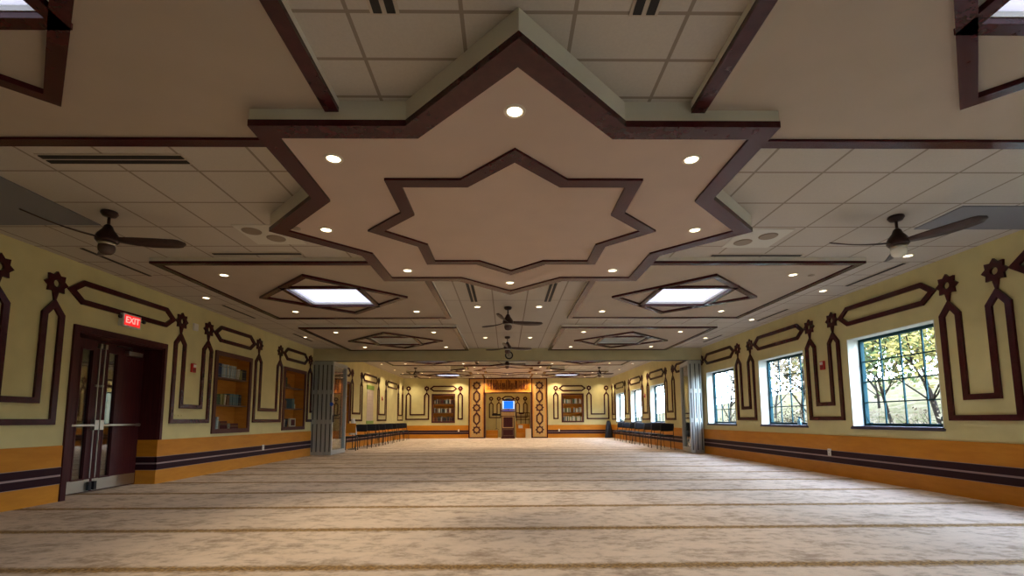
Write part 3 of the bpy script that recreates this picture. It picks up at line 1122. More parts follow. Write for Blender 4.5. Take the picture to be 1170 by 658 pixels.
def leaf(y0, y1, l0, l1, side):
    h = MB()
    X0, X1 = DX - .045, DX
    z0, z1 = .012, 2.17
    lz0, lz1 = .20, 2.02
    dbox(h, X0, X1, y0, l0, z0, z1); dbox(h, X0, X1, l1, y1, z0, z1)
    dbox(h, X0, X1, l0, l1, z0, lz0); dbox(h, X0, X1, l0, l1, lz1, z1)
    lf = h.build('door_leaf', 'door_wood', d_)
    g_ = MB(); dbox(g_, DX - .03, DX - .024, l0, l1, lz0, lz1); g_.build('pane', 'partition_glass', lf)
    g_ = MB()

    def mp(u, v, d): return (DX + d - WL, u - 7.04, v)
    g_.band([(l0, lz0), (l1, lz0), (l1, lz1), (l0, lz1)], .0, .02, 0, .006, mp)
    g_.build('glass_stop', 'door_wood', lf)
    k = MB(); dbox(k, DX, DX + .003, y0 + .02, y1 - .02, .02, .185); k.build('kick_plate', 'steel', lf)
    k = MB()
    ya, yb = (y0 + .05, y1 - .04)
    dbox(k, DX + .035, DX + .06, ya, yb, .932, .962)
    e = y1 - .04 if side < 0 else y0 + .04
    dbox(k, DX, DX + .065, e - .035, e + .035, .88, 1.02)
    e2 = y0 + .06 if side < 0 else y1 - .06
    dbox(k, DX, DX + .055, e2 - .015, e2 + .015, .92, .97)
    k.build('push_bar', 'steel', lf, bevel=.004)
    k = MB(); k.tube([(DX + .03 - WL, e - 7.04, 1.0), (DX + .03 - WL, e - 7.04, 2.1)], .008, 8)
    dbox(k, DX, DX + .045, e - .02, e + .02, 2.06, 2.13)
    k.tube([(DX + .02 - WL, e - 7.04, .2), (DX + .02 - WL, e - 7.04, .9)], .007, 8)
    dbox(k, DX, DX + .03, e - .02, e + .02, 1.50, 1.53)
    k.build('latch_rod', 'steel', lf)
    k = MB(); dbox(k, DX, DX + .04, e - .022, e + .022, .03, .15)
    k.build('floor_bolt', 'black_metal', lf)
    if side > 0:
        k = MB(); dbox(k, DX, DX + .07, 7.42, 7.70, 2.02, 2.09); k.build('closer_body', 'steel', lf, bevel=.005)
        k = MB(); k.tube([(DX + .05 - WL, .45, 2.10), (DX + .16 - WL, .30, 2.12), (DX + .03 - WL, .18, 2.14)], .010, 6); k.build('closer_arm', 'black_metal', lf)
    else:
        k = MB(); dbox(k, DX, DX + .05, y0 + .06, y0 + .18, 2.03, 2.11); k.build('closer_body', 'plastic_white', lf, bevel=.005)


leaf(6.255, MEET - .003, 6.68, 6.85, -1)
leaf(MEET + .003, 7.812, 7.13, 7.29, 1)
# vestibule behind the door
b = MB()
b.box(-8.6, -8.5, 5.0, 9.2, 0, 2.6); b.box(-8.5, -6.08, 5.0, 5.1, 0, 2.6); b.box(-8.5, -6.08, 9.1, 9.2, 0, 2.6); b.box(-8.5, -6.08, 5.0, 9.2, 2.6, 2.7)
b.box(-8.6, -6.25, 5.0, 9.2, -.1, 0)
struct(b.build('wall_vestibule', 'corridor'))


# ------------------------------------------------------------------ recessed bookcases and books
def bookcase(u0, u1, v0, v1, mp, name_lab, shelves, depth=.28, frame=.065):
    root = empty('bookcase', mp((u0 + u1) / 2, v0, 0))
    o_ = mp((u0 + u1) / 2, v0, 0)

    def q(u, v, d):
        a = mp(u, v, d); return (a[0] - o_[0], a[1] - o_[1], a[2] - o_[2])
    b = MB(); b.band([(u0, v0), (u1, v0), (u1, v1), (u0, v1)], .022, frame, 0, .03, q)
    b.build('frame', 'frame_wood', root)
    t = .018
    b = MB()
    b.prism([(u0, v0), (u1, v0), (u1, v1), (u0, v1)], -depth - .01, -depth + .008, q)
    b.prism([(u0, v0), (u0 + t, v0), (u0 + t, v1), (u0, v1)], -depth, .0, q)
    b.prism([(u1 - t, v0), (u1, v0), (u1, v1), (u1 - t, v1)], -depth, .0, q)
    b.prism([(u0, v0), (u1, v0), (u1, v0 + t), (u0, v0 + t)], -depth, .0, q)
    b.prism([(u0, v1 - t), (u1, v1 - t), (u1, v1), (u0, v1)], -depth, .0, q)
    b.build('casing', 'shelf_wood', root)
    for s_ in shelves:
        b = MB(); b.prism([(u0 + t, s_ - .012), (u1 - t, s_ - .012), (u1 - t, s_ + .012), (u0 + t, s_ + .012)], -depth + .008, -.02, q)
        b.build('shelf', 'lectern_wood', root)
    return tag(root, name_lab, 'bookcase', 'recessed bookcases')


sh = [(1.86, 1.31)] * 3
labs = ['first recessed bookcase with dark frame right of the double door', 'second recessed bookcase from the door, next to the folded partition',
        'third recessed bookcase on the left wall, half hidden past the partition']
for (u0, u1, v0, v1), lb in zip(BC_L, labs):
    bookcase(u0, u1, v0, v1, m_left, lb, (1.86, 1.31))
bookcase(*BC_B[0], m_back, 'recessed bookcase on the far wall left of the niche', (1.87, 1.38))
bookcase(*BC_B[1], m_back, 'recessed bookcase on the far wall right of the niche', (1.87, 1.38))

BOOKM = {}


def book(u, v, mp, w_, h_, dpt, mi, label, group, lean=0.0, back=-.26, flat=False):
    """one book: spine faces the room; cover, pages"""
    key = (round(w_, 3), round(h_, 3), round(dpt, 3), mi, flat, mp(1, 0, 0)[0] == 1)
    o_ = mp(u, v, 0)

    def q(a, c, d):
        p_ = mp(u + a, v + c, d); return (p_[0] - o_[0], p_[1] - o_[1], p_[2] - o_[2])
    cs, sn = math.cos(lean), math.sin(lean)

    def rot(a, c): return (a * cs + c * sn, c * cs - a * sn + (abs(sn) * w_ if lean < 0 else 0) * 0)
    d1 = back + dpt
    t = .003
    b = MB()

    def bx(a0, a1, c0, c1, e0, e1):
        b.prism([rot(a0, c0), rot(a1, c0), rot(a1, c1), rot(a0, c1)], e0, e1, q)
    if flat:
        bx(0, w_, 0, t, back, d1); bx(0, w_, h_ - t, h_, back, d1); bx(0, w_, 0, h_, d1 - t, d1)
        b.cur = 1; bx(t, w_ - t, t, h_ - t, back + .004, d1 - t)
    else:
        bx(0, t, 0, h_, back, d1); bx(w_ - t, w_, 0, h_, back, d1); bx(0, w_, 0, h_, d1 - t, d1 + .001)
        if h_ > .2:
            b.cur = 2
            bx(.001, w_ - .001, h_ * .78, h_ * .82, d1 + .001, d1 + .0018); bx(.001, w_ - .001, h_ * .15, h_ * .18, d1 + .001, d1 + .0018)
        b.cur = 1; bx(t, w_ - t, .004, h_ - .006, back + .004, d1 - t)
    o = b.build('book', ['book%d' % mi, 'book6', 'book4'], loc=o_) if False else b.build('book', ['book%d' % mi, 'book6', 'book4'])
    o.location = o_
    tag(o, label, 'book', group)
    return o


def row(mp, u, umax, v, seq, label, group, hmul=1.0):
    """seq of (count, thickness, height, colour, lean)"""
    for cnt, th, hh, mi, ln, lb in seq:
        for k in range(cnt):
            hk = hh * hmul * (1 + rnd.uniform(-.02, .02))
            step = th / math.cos(ln) if ln else th
            if u + step > umax:
                return
            if isinstance(lb, str):
                t_ = lb
            else:
                t_ = label
            book(u, v + (th * abs(math.sin(ln)) if ln < 0 else th * math.sin(ln)), mp, th, hk, .215 + rnd.uniform(-.008, .008), (2 if mi == 1 and k % 2 else mi), t_, group, lean=ln)
            u += step + .005
        if ln:
            u += hh * abs(math.sin(ln)) + .004


# first bookcase
u0 = BC_L[0][0] + .10
row(m_left, u0, 10.42, 1.874, [(3, .05, .27, 0, 0, 'thick navy book at the left end of the first bookcase top shelf'),
                               (4, .055, .27, 1, 0, 'tall pale grey-blue volume of the set on the first bookcase top shelf'),
                               (5, .042, .26, 1, .16, 'leaning pale grey-blue volume on the first bookcase top shelf')], '', 'books on the first bookcase top shelf')
row(m_left, u0 + .715, 10.44, 1.874, [(2, .03, .22, 6, .12, 'thin cream book leaning on the first bookcase top shelf'),
                                     (2, .04, .20, 4, 0, 'olive book on the first bookcase top shelf'), (4, .035, .22, 7, 0, 'black book at the right of the first bookcase top shelf')], '', 'books on the first bookcase top shelf')
row(m_left, u0, 10.42, 1.324, [(4, .035, .20, 3, 0, 'dark green book at the left of the first bookcase middle shelf'), (3, .04, .21, 4, .05, 'olive book on the first bookcase middle shelf'),
                               (1, .035, .21, 6, .1, 'single pale book leaning on the first bookcase middle shelf'), (3, .032, .20, 8, 0, 'brown book in the middle of the first bookcase middle shelf'),
                               (6, .045, .23, 9, 0, 'dark teal volume at the right of the first bookcase middle shelf'), (3, .04, .23, 7, 0, 'black volume at the right end of the first bookcase middle shelf')], '', 'books on the first bookcase middle shelf')
row(m_left, u0, 10.42, .84, [(1, .05, .25, 7, 0, 'black book at the left of the first bookcase bottom shelf'), (2, .04, .24, 1, .1, 'pale book leaning on the first bookcase bottom shelf')], '', 'books on the first bookcase bottom shelf')
for k, (uu, ww, mi) in enumerate([(u0 + .24, .26, 5), (u0 + .24, .25, 5), (u0 + .25, .25, 8), (u0 + .24, .24, 5)]):
    book(uu, .84 + k * .04, m_left, ww, .038, .19, mi, 'dark red book lying flat in the left stack of the first bookcase bottom shelf', 'books on the first bookcase bottom shelf', flat=True)
for k, (uu, ww, mi) in enumerate([(u0 + .60, .30, 5), (u0 + .61, .28, 8), (u0 + .60, .29, 5)]):
    book(uu, .84 + k * .036, m_left, ww, .034, .19, mi, 'brown-red book lying flat in the right stack of the first bookcase bottom shelf', 'books on the first bookcase bottom shelf', flat=True)
# second bookcase
u0 = BC_L[1][0] + .09
row(m_left, u0, 12.5, 1.874, [(3, .05, .24, 3, 0, 'dark book at the left of the second bookcase top shelf')], '', 'books in the second bookcase')
for k in range(3):
    book(u0 + .22, 1.874 + k * .03, m_left, .26 - k * .04, .028, .18, 8, 'brown book lying flat on the second bookcase top shelf', 'books in the second bookcase', flat=True)
row(m_left, u0, 12.45, 1.324, [(4, .045, .20, 8, 0, 'brown book at the left of the second bookcase middle shelf')], '', 'books in the second bookcase')
row(m_left, u0 + .5, 13.1, 1.324, [(3, .045, .26, 9, 0, 'dark teal book standing mid-shelf in the second bookcase'), (1, .04, .12, 6, 0, 'short cream book on the second bookcase middle shelf')], '', 'books in the second bookcase')
row(m_left, u0, 12.6, .84, [(3, .035, .19, 6, .15, 'cream book leaning on the second bookcase bottom shelf'), (2, .05, .20, 7, .2, 'black book leaning on the second bookcase bottom shelf')], '', 'books in the second bookcase')
o_ = (WL - .12, 12.93, .84)
b = MB(); b.box(-.02, .02, -.17, .17, 0, .22); b.cur = 1; b.box(.02, .026, -.11, .11, .03, .19)
ob = b.build('picture_card', ['book6', 'book5']); ob.location = o_
tag(ob, 'small pale framed card with a dark red centre standing on the second bookcase bottom shelf', 'picture')
# third bookcase and far wall
u0 = BC_L[2][0] + .03
for v in (1.874, 1.324, .84):
    row(m_left, u0, 17.05, v, [(9, .045, .24, 7, 0, 1), (9, .045, .22, 8, 0, 1)], 'dark book on a shelf of the third bookcase past the partition', 'books in the third bookcase')
cols = [7, 8, 5, 0, 1, 3, 7, 8, 6, 7, 5, 8]
for bi, (u0, u1, v0, v1) in enumerate(BC_B):
    for v, nm in ((1.884, 'top'), (1.394, 'middle'), (.92, 'bottom')):
        u = u0 + .03
        k = 0
        while u < u1 - .08:
            th = rnd.choice((.04, .05, .06))
            if bi == 0:
                mi = rnd.choice((7, 7, 8, 5, 7, 6, 1))
            else:
                mi = rnd.choice((6, 4, 1, 3, 6, 4, 8, 6))
            if bi == 1 and nm == 'middle' and (u0 + .45 < u < u0 + .62):
                u += .06; continue
            book(u, v, m_back, th, rnd.uniform(.20, .27), .19, mi, '%s book on the %s shelf of the far bookcase %s of the niche' % (
                {0: 'navy', 1: 'grey', 3: 'dark green', 4: 'olive', 5: 'dark red', 6: 'cream', 7: 'black', 8: 'brown'}[mi], nm, 'left' if bi == 0 else 'right'),
                'books in the far %s bookcase' % ('left' if bi == 0 else 'right'))
            u += th + .004
            k += 1

# ------------------------------------------------------------------ niche surround
root = empty('niche_surround', (.11, YB, 0))
oX = .11


def m_n(u, v, d): return (u - oX, -d, v)


for x0, x1, w_ in ((-2.03, -1.18, 'left'), (1.40, 2.25, 'right')):
    b = MB(); b.prism([(x0, 0), (x1, 0), (x1, T2 - .002), (x0, T2 - .002)], 0.001, .22, m_n)
    b.build('post', 'gold_wood', root)
    b = MB(); b.prism([(x0 + .13, .08), (x1 - .13, .08), (x1 - .13, 3.16), (x0 + .13, 3.16)], .22, .228, m_n)
    b.build('inlay', 'lattice_wood', root)
    b = MB(); b.ring([(x0 - .015, 0), (x1 + .015, 0), (x1 + .015, 3.28), (x0 - .015, 3.28)], [(x0 + .045, .06), (x1 - .045, .06), (x1 - .045, 3.22), (x0 + .045, 3.22)], .20, .245, m_n)
    b.build('post_frame', 'dark_wood', root)
    c = (x0 + x1) / 2
    for z in (2.86, 1.65, .45):
        o = wall_star(c, lambda u, v, d: m_n(u, v, d + .228), None, z=z, R=.25, hole=.115, mat_='frame_wood', parent=root, name='carved_star')
    for z in (2.255, 1.05):
        path = [(c, z + .32), (c + .155, z + .15), (c + .155, z - .15), (c, z - .32), (c - .155, z - .15), (c - .155, z + .15)]
        b = MB(); b.band(path, .05, .04, .228, .25, m_n)
        b.build('carved_hexagon', 'frame_wood', root)
# lintel
b = MB(); b.prism([(-1.18, 2.49), (1.40, 2.49), (1.40, 3.28), (-1.18, 3.28)], -.05, .16, m_n)
b.build('lintel', 'orange_wood', root)
b = MB(); b.ring([(-1.18, 2.49), (1.40, 2.49), (1.40, 3.28), (-1.18, 3.28)], [(-1.10, 2.57), (1.32, 2.57), (1.32, 3.20), (-1.10, 3.20)], .16, .19, m_n)
b.build('lintel_frame', 'gold_wood', root)
b = MB(); b.prism([(-1.18, 2.44), (1.40, 2.44), (1.40, 2.49), (-1.18, 2.49)], -.05, .2, m_n); b.prism([(-1.18, 3.22), (1.40, 3.22), (1.40, 3.285), (-1.18, 3.285)], .16, .21, m_n)
b.build('lintel_edge', 'dark_wood', root)
# carved script on the lintel: dense upright strokes with hooks and bowls
b = MB()
r2 = random.Random(3)
x = -1.02
k = 0
while x < 1.22:
    hgt = r2.choice((.50, .55, .46, .34))
    w2 = r2.choice((.028, .034, .04))
    sl = r2.uniform(-.02, .02)
    b.prism([(x, 2.66), (x + w2, 2.66), (x + w2 + sl, 2.66 + hgt), (x + sl, 2.66 + hgt)], .16, .185, m_n)
    if k % 3 == 0:
        pts = [(x + .06 * math.cos(t) + .05, 2.68 + .05 * math.sin(t)) for t in [PI + i * PI / 6 for i in range(7)]]
        for i in range(6):
            (a, c), (d, e) = pts[i], pts[i + 1]
            b.prism([(a, c), (d, e), (d, e + .025), (a, c + .025)], .16, .183, m_n)
    if k % 4 == 1:
        b.prism([(x + .03, 2.80), (x + .12, 2.86), (x + .12, 2.89), (x + .03, 2.83)], .16, .183, m_n)
    if k % 5 == 2:
        b.prism([(x + .045, 2.95), (x + .07, 2.975), (x + .045, 3.0), (x + .02, 2.975)], .16, .183, m_n)
    x += r2.choice((.055, .065, .08))
    k += 1
b.build('carved_script', 'dark_wood', root)
# inner lining
b = MB()
b.prism([(-1.18, 0), (-1.12, 0), (-1.12, 2.44), (-1.18, 2.44)], -.30, .16, m_n); b.prism([(1.34, 0), (1.40, 0), (1.40, 2.44), (1.34, 2.44)], -.30, .16, m_n)
b.build('lining', 'lectern_wood', root)
tag(root, 'tall carved wood surround of the prayer niche with two star posts and script lintel', 'niche surround')


def m_nb(u, v, d): return (u, NY - d, v)


for x, t in ((-.86, 'leftmost of four above the screen'), (-.42, 'second from the left of four'), (.66, 'third from the left of four'), (1.10, 'rightmost of four')):
    wall_star(x, m_nb, 'dark wood star inside the niche, ' + t, z=2.20, R=.14, group='stars inside the niche')
path = [(-.22, 2.2), (-.05, 2.32), (.29, 2.32), (.46, 2.2), (.29, 2.08), (-.05, 2.08)]
b = MB(); b.band(path, HW, HW, 0, .03, m_nb); tag(b.build('wall_hexagon', 'dark_wood', loc=(.12, NY, 2.2)), 'pointed dark wood band inside the niche, behind the top of the screen', 'wall ornament')
wall_u(-.86, -.42, m_nb, 'u-shaped wood band inside the niche, left of the lectern', zo=1.10, zi=1.36, tip=1.98, sh=1.86, a=.10) if False else None


def niche_u(c0, c1, t):
    path = [(c0, 1.99), (c0 - .1, 1.88), (c0 - .1, 1.12), (c1 + .1, 1.12), (c1 + .1, 1.88), (c1, 1.99), (c1 - .1, 1.88), (c1 - .1, 1.34), (c0 + .1, 1.34), (c0 + .1, 1.88)]
    b = MB(); b.band(path, .028, .028, 0, .03, m_nb)
    for c in (c0, c1):
        b.prism([(c - .012, 1.98), (c + .012, 1.98), (c + .025, 2.09), (c - .025, 2.09)], 0, .026, m_nb)
    tag(b.build('wall_frame', 'dark_wood', loc=((c0 + c1) / 2, NY, 1.5)), t, 'wall ornament')


niche_u(-.86, -.42, 'u-shaped dark wood band inside the niche, left of the lectern')
niche_u(.66, 1.10, 'u-shaped dark wood band inside the niche, behind the right-hand rail')

# lectern
root = empty('lectern', (.10, 25.65, 0))
b = MB(); b.box(-.37, .37, -.22, .22, 0, .08); b.build('plinth', 'door_wood', root)
b = MB(); b.box(-.34, .34, -.20, .20, .08, 1.16); b.build('body', 'door_wood', root)
b = MB()
mpL = lambda u, v, d: (u, -.20 - d, v)
b.band([(-.30, .55), (.30, .55), (.30, 1.18), (-.30, 1.18)], .05, 0, 0, .02, mpL); b.build('panel_frame', 'tan_wood', root)
b = MB(); b.band([(-.30, .13), (.30, .13), (.30, .50), (-.30, .50)], .04, 0, 0, .02, mpL); b.build('lower_panel_frame', 'lectern_wood', root)
b = MB(); b.box(-.37, .37, -.25, .24, 1.16, 1.20); b.build('ledge', 'lectern_wood', root)
b = MB(); b.box(-.35, .35, -.22, .16, 1.20, 1.42); b.build('desk_box', 'tan_wood', root)
b = MB(); b.add([(-.38, -.26, 1.42), (.38, -.26, 1.42), (.38, .2, 1.50), (-.38, .2, 1.50), (-.38, -.26, 1.45), (.38, -.26, 1.45), (.38, .2, 1.53), (-.38, .2, 1.53)],
                [(0, 1, 2, 3), (4, 7, 6, 5), (0, 4, 5, 1), (1, 5, 6, 2), (2, 6, 7, 3), (3, 7, 4, 0)]); b.build('desk_top', 'door_wood', root)
tag(root, 'tall dark wooden lectern standing in the niche under the blue screen', 'lectern')
root = empty('screen', (.13, 26.0, 1.50))
b = MB(); b.box(-.36, .36, 0, .05, .06, .54); b.build('bezel', 'black_metal', root, bevel=.006)
b = MB(); b.box(-.33, .33, -.004, .0, .09, .51); b.build('display', 'screen_white', root)
b = MB(); b.box(-.26, .26, -.008, -.004, .10, .50); b.build('display_picture', 'screen_blue', root)
b = MB(); b.box(-.04, .04, .05, .09, -.9, .3); b.box(-.25, .25, -.0, .2, -1.5, -1.47); b.box(-.03, .03, .06, .10, -1.47, -.9); b.build('stand', 'black_metal', root)
tag(root, 'lit blue flat screen above the lectern', 'screen')
b = MB(); b.lathe([(.001, 2.065), (.19, 2.065), (.22, 2.09), (.21, 2.13), (.12, 2.17), (.001, 2.18)], c=(.13, 26.08, 0), n=20); b.box(.11, .15, 26.06, 26.10, 2.03, 2.07)
tag(b.build('black_hat_lamp', 'black_metal', loc=(.13, 26.08, 2.1)), 'round black dish resting on top of the blue screen', 'dish')
bpy.data.objects['black_hat_lamp'].name = 'black_dish'

# wooden steps and rail right of the lectern (pulpit)
root = empty('pulpit', (.95, 26.5, 0))
b = MB(); b.box(-.38, .36, -.35, .5, 0, .26); b.box(-.38, .36, -.05, .5, .26, .52); b.box(-.38, .36, .2, .5, .52, .76)
b.build('steps', 'orange_wood', root)
b = MB(); b.box(-.40, -.36, -.35, .5, 0, .95); b.build('side_panel', 'orange_wood', root)
b = MB()
for z in (.98, 1.18, 1.36): b.box(-.40, .38, .42, .46, z, z + .035)
for x in (-.40, -.14, .12, .34): b.box(x, x + .035, .42, .46, .76, 1.40)
for z in (1.0, 1.36): b.box(-.40, -.37, -.32, .45, z, z + .035)
b.box(-.40, -.37, -.35, -.31, .9, 1.40)
b.build('railing', 'dark_wood', root)
tag(root, 'stepped wooden pulpit with dark railing right of the lectern', 'pulpit')
b = MB(); b.box(-.15, .15, -.14, .14, 0, .50); b.cur = 1; b.box(-.16, .16, -.15, .15, .50, .515)
ob = b.build('cream_box', ['cream_box', 'tan_wood'], bevel=.006); ob.location = (1.20, 25.93, 0)
tag(ob, 'pale cream box standing on the floor in front of the pulpit', 'box')
b = MB(); b.box(-.12, .12, -.09, .09, 0, .005); b.box(-.12, -.115, -.09, .09, 0, .17); b.box(.115, .12, -.09, .09, 0, .17); b.box(-.12, .12, -.09, -.085, 0, .17); b.box(-.12, .12, .085, .09, 0, .17)
b.box(-.10, .10, -.075, .075, .005, .15)
ob = b.build('paper_tray', 'white_cloth'); ob.location = (.80, 26.60, .52)
tag(ob, 'small white tray of papers on the pulpit steps', 'tray')
# low wooden bench left in the niche
root = empty('niche_steps', (-.72, 26.45, 0))
b = MB(); b.box(-.40, .26, -.2, .45, 0, .20); b.build('lower_step', 'orange_wood', root, bevel=.006)
b = MB(); b.box(-.40, .26, .02, .45, .20, .42); b.build('upper_step', 'orange_wood', root, bevel=.006)
tag(root, 'low orange wooden steps left of the lectern', 'steps')
root = empty('book_stand', (-.55, 26.75, .42))
b = MB(); b.tube([(0, 0, .03), (0, 0, .80)], .014, 8); b.build('pole', 'black_metal', root)
b = MB()
for a in (0, 2.09, 4.19): b.tube([(0, 0, .12), (.14 * math.cos(a), .14 * math.sin(a), .012)], .01, 6)
b.build('tripod', 'black_metal', root)
b = MB(); b.box(-.24, .24, -.08, .08, .80, .90); b.build('desk', 'black_metal', root)
tag(root, 'thin black reading stand in the niche left of the lectern', 'stand')


# ------------------------------------------------------------------ folding glass partition stacks
def partition_leaf(parent, hgt=2.725, wd=1.20, th=.114, glass=True):
    """leaf in local coordinates: x thickness, y width from 0 to wd"""
    b = MB()
    st = .075
    b.box(-th / 2, th / 2, 0, st, .012, hgt); b.box(-th / 2, th / 2, wd - st, wd, .012, hgt)
    b.box(-th / 2, th / 2, st, wd - st, .012, .14); b.box(-th / 2, th / 2, st, wd - st, hgt - .10, hgt)
    lf = b.build('leaf_frame', 'alu', parent, bevel=.004)
    b = MB(); b.box(-.006, .006, st, wd - st, .14, hgt - .10)
    b.build('pane', 'partition_glass', lf)
    b = MB()
    for z0, z1 in ((.10, .90), (1.02, 1.76), (1.88, 2.62)):
        b.box(-.014, .014, -.006, .004, z0, z1)
    b.build('edge_slot', 'alu_dark', lf)
    return lf


root = empty('folding_partition', (-5.32, 13.86, 0))
for k in range(5):
    lf = partition_leaf(root)
    lf.location = (-.27 + k * .125, .0, 0)
    lf.rotation_euler = (0, 0, math.radians(0))
hm = MB(); hm.box(.285, .32, .03, .07, .95, 1.15); hm.build('handle', 'black_metal', root)
b = MB(); b.lathe([(.001, 0), (.055, 0), (.055, .004), (.001, .004)], c=(.26, -.012, 1.47), axis='y', n=20)
b.build('sticker', 'blue_sticker', root)
tag(root, 'stack of folded glass partition leaves with grey metal frames at the left wall', 'folding partition', 'folded glass partition stacks')
root = empty('folding_partition', (5.5, 13.86, 0))
for k, (dx, rz) in enumerate(((-.07, -9), (.07, -4.5), (.20, -1))):
    lf = partition_leaf(root)
    lf.location = (dx, 0, 0)
    lf.rotation_euler = (0, 0, math.radians(rz))
tag(root, 'folded glass partition leaves with shiny metal frames at the right wall', 'folding partition', 'folded glass partition stacks')


# ------------------------------------------------------------------ chairs
def make_chair():
    root = empty('stacking_chair')
    # faces +y, seat about .46 high, back towards -y
    b = MB()

    def cushion(cx, cy_, cz, sx_, sy_, sz, bulge):
        n = 6
        vs = []; fs = []
        for s_ in (-1, 1):
            for i in range(n + 1):
                for j in range(n + 1):
                    u, v = i / n * 2 - 1, j / n * 2 - 1
                    k = (1 - u ** 4) * (1 - v ** 4)
                    ru = u * (1 - .08 * v * v); rv = v * (1 - .08 * u * u)
                    vs.append((ru, rv, s_ * (1 + bulge * k)))
        m1 = (n + 1) ** 2
        for i in range(n):
            for j in range(n):
                a = i * (n + 1) + j
                fs.append((a, a + 1, a + n + 2, a + n + 1)); fs.append((m1 + a, m1 + a + n + 1, m1 + a + n + 2, m1 + a + 1))
        edge = [(i, 0) for i in range(n)] + [(n, j) for j in range(n)] + [(n - i, n) for i in range(n)] + [(0, n - j) for j in range(n)]
        idx = [i * (n + 1) + j for i, j in edge]
        for k in range(len(idx)):
            a, c = idx[k], idx[(k + 1) % len(idx)]
            fs.append((a, c, m1 + c, m1 + a))
        return [(v[0], v[1], v[2]) for v in vs], fs
    vs, fs = cushion(0, 0, 0, 1, 1, 1, .5)
    s_ = MB(); s_.add([(v[0] * .225, v[1] * .215 + .02, .455 + v[2] * .022) for v in vs], fs); s_.build('seat', 'black_fabric', root, smooth=True)
    s_ = MB(); s_.add([(v[0] * .215, -.235 - v[1] * .03 + v[2] * .018 - .0, .725 + v[1] * .13) for v in vs], fs); s_.build('backrest', 'black_fabric', root, smooth=True)
    for sx_ in (-1, 1):
        s_ = MB(); s_.tube([(sx_ * .21, .20, .43), (sx_ * .225, .22, .0)], .012, 8); s_.build('leg', 'black_metal', root, smooth=True)
        s_ = MB(); s_.tube([(sx_ * .20, -.275, .84), (sx_ * .20, -.225, .60), (sx_ * .21, -.18, .43), (sx_ * .225, -.24, .0)], .012, 8); s_.build('leg', 'black_metal', root, smooth=True)
    s_ = MB(); s_.tube([(-.21, .20, .425), (.21, .20, .425)], .010, 6); s_.tube([(-.21, -.18, .425), (.21, -.18, .425)], .010, 6)
    for sx_ in (-1, 1): s_.tube([(sx_ * .21, -.18, .425), (sx_ * .21, .20, .425)], .010, 6)
    s_.build('seat_frame', 'black_metal', root)
    return root


ch0 = make_chair()
ordw = ['nearest', 'second nearest', 'third nearest', 'fourth nearest', 'fifth nearest', 'sixth nearest', 'seventh nearest', 'eighth nearest']
cnt = 0
for k in range(7):
    o = ch0 if cnt == 0 else copy_tree(ch0)
    cnt += 1
    o.location = (5.26 + .035 * k + rnd.uniform(-.02, .02), 15.75 + 1.17 * k, 0)
    o.rotation_euler = (0, 0, math.radians(rnd.uniform(-5, 5)))
    tag(o, 'black padded stacking chair under the far right windows, %s of that row' % ordw[k], 'chair', 'black chairs along the right wall')
ys = [17.3, 17.9, 18.5, 19.1, 19.75, 20.9, 22.0, 23.15, 24.3]
ordl = ordw + ['farthest']
for k, y in enumerate([17.35, 18.45, 19.05, 19.95, 21.1, 22.2, 23.3, 24.4]):
    o = copy_tree(ch0)
    o.location = (-5.15 - .01 * k, y, 0)
    o.rotation_euler = (0, 0, math.radians(rnd.uniform(-6, 6)))
    tag(o, 'black padded stacking chair along the left wall beyond the partition, %s of that row' % ordw[k], 'chair', 'black chairs along the left wall')
# wood-backed chair just beyond the left partition
root = empty('wooden_chair', (-5.2, 16.1, 0), math.radians(8))
b = MB(); b.box(-.20, .20, -.20, .20, .43, .47); b.build('seat', 'black_fabric', root, bevel=.01)
b = MB(); b.box(-.19, .19, -.22, -.19, .58, .90); b.build('backrest', 'orange_wood', root, bevel=.01)
for sx_ in (-1, 1):
    b = MB(); b.tube([(sx_ * .18, .18, .43), (sx_ * .20, .20, 0)], .014, 8); b.build('leg', 'black_metal', root)
    b = MB(); b.tube([(sx_ * .17, -.20, .62), (sx_ * .18, -.18, .43), (sx_ * .20, -.22, 0)], .014, 8); b.build('leg', 'black_metal', root)
tag(root, 'chair with orange wooden back and black seat just past the left partition', 'chair')


def cloth(name, cx, cy_, z0, z1, w_, label, mat_='white_cloth', ph=0.0):
    b = MB()
    n, mz = 24, 10
    for j in range(mz + 1):
        t = j / mz
        for i in range(n):
            a = 2 * PI * i / n
            r = w_ * (.35 + .65 * (1 - t) ** .6 * 1.0) * (1 + .16 * math.sin(5 * a + ph) * (1 - t * .6))
            b.v.append((cx + r * math.cos(a), cy_ + r * .55 * math.sin(a), z0 + (z1 - z0) * t))
    for j in range(mz):
        for i in range(n):
            k = (i + 1) % n
            b.f.append((j * n + i, j * n + k, (j + 1) * n + k, (j + 1) * n + i)); b.mi.append(0)
    b.f.append(tuple(range(n))); b.mi.append(0)
    b.f.append(tuple(mz * n + i for i in range(n))[::-1]); b.mi.append(0)
    o = b.build(name, mat_, smooth=True, loc=(cx, cy_, z0))
    return tag(o, label, 'cloth')


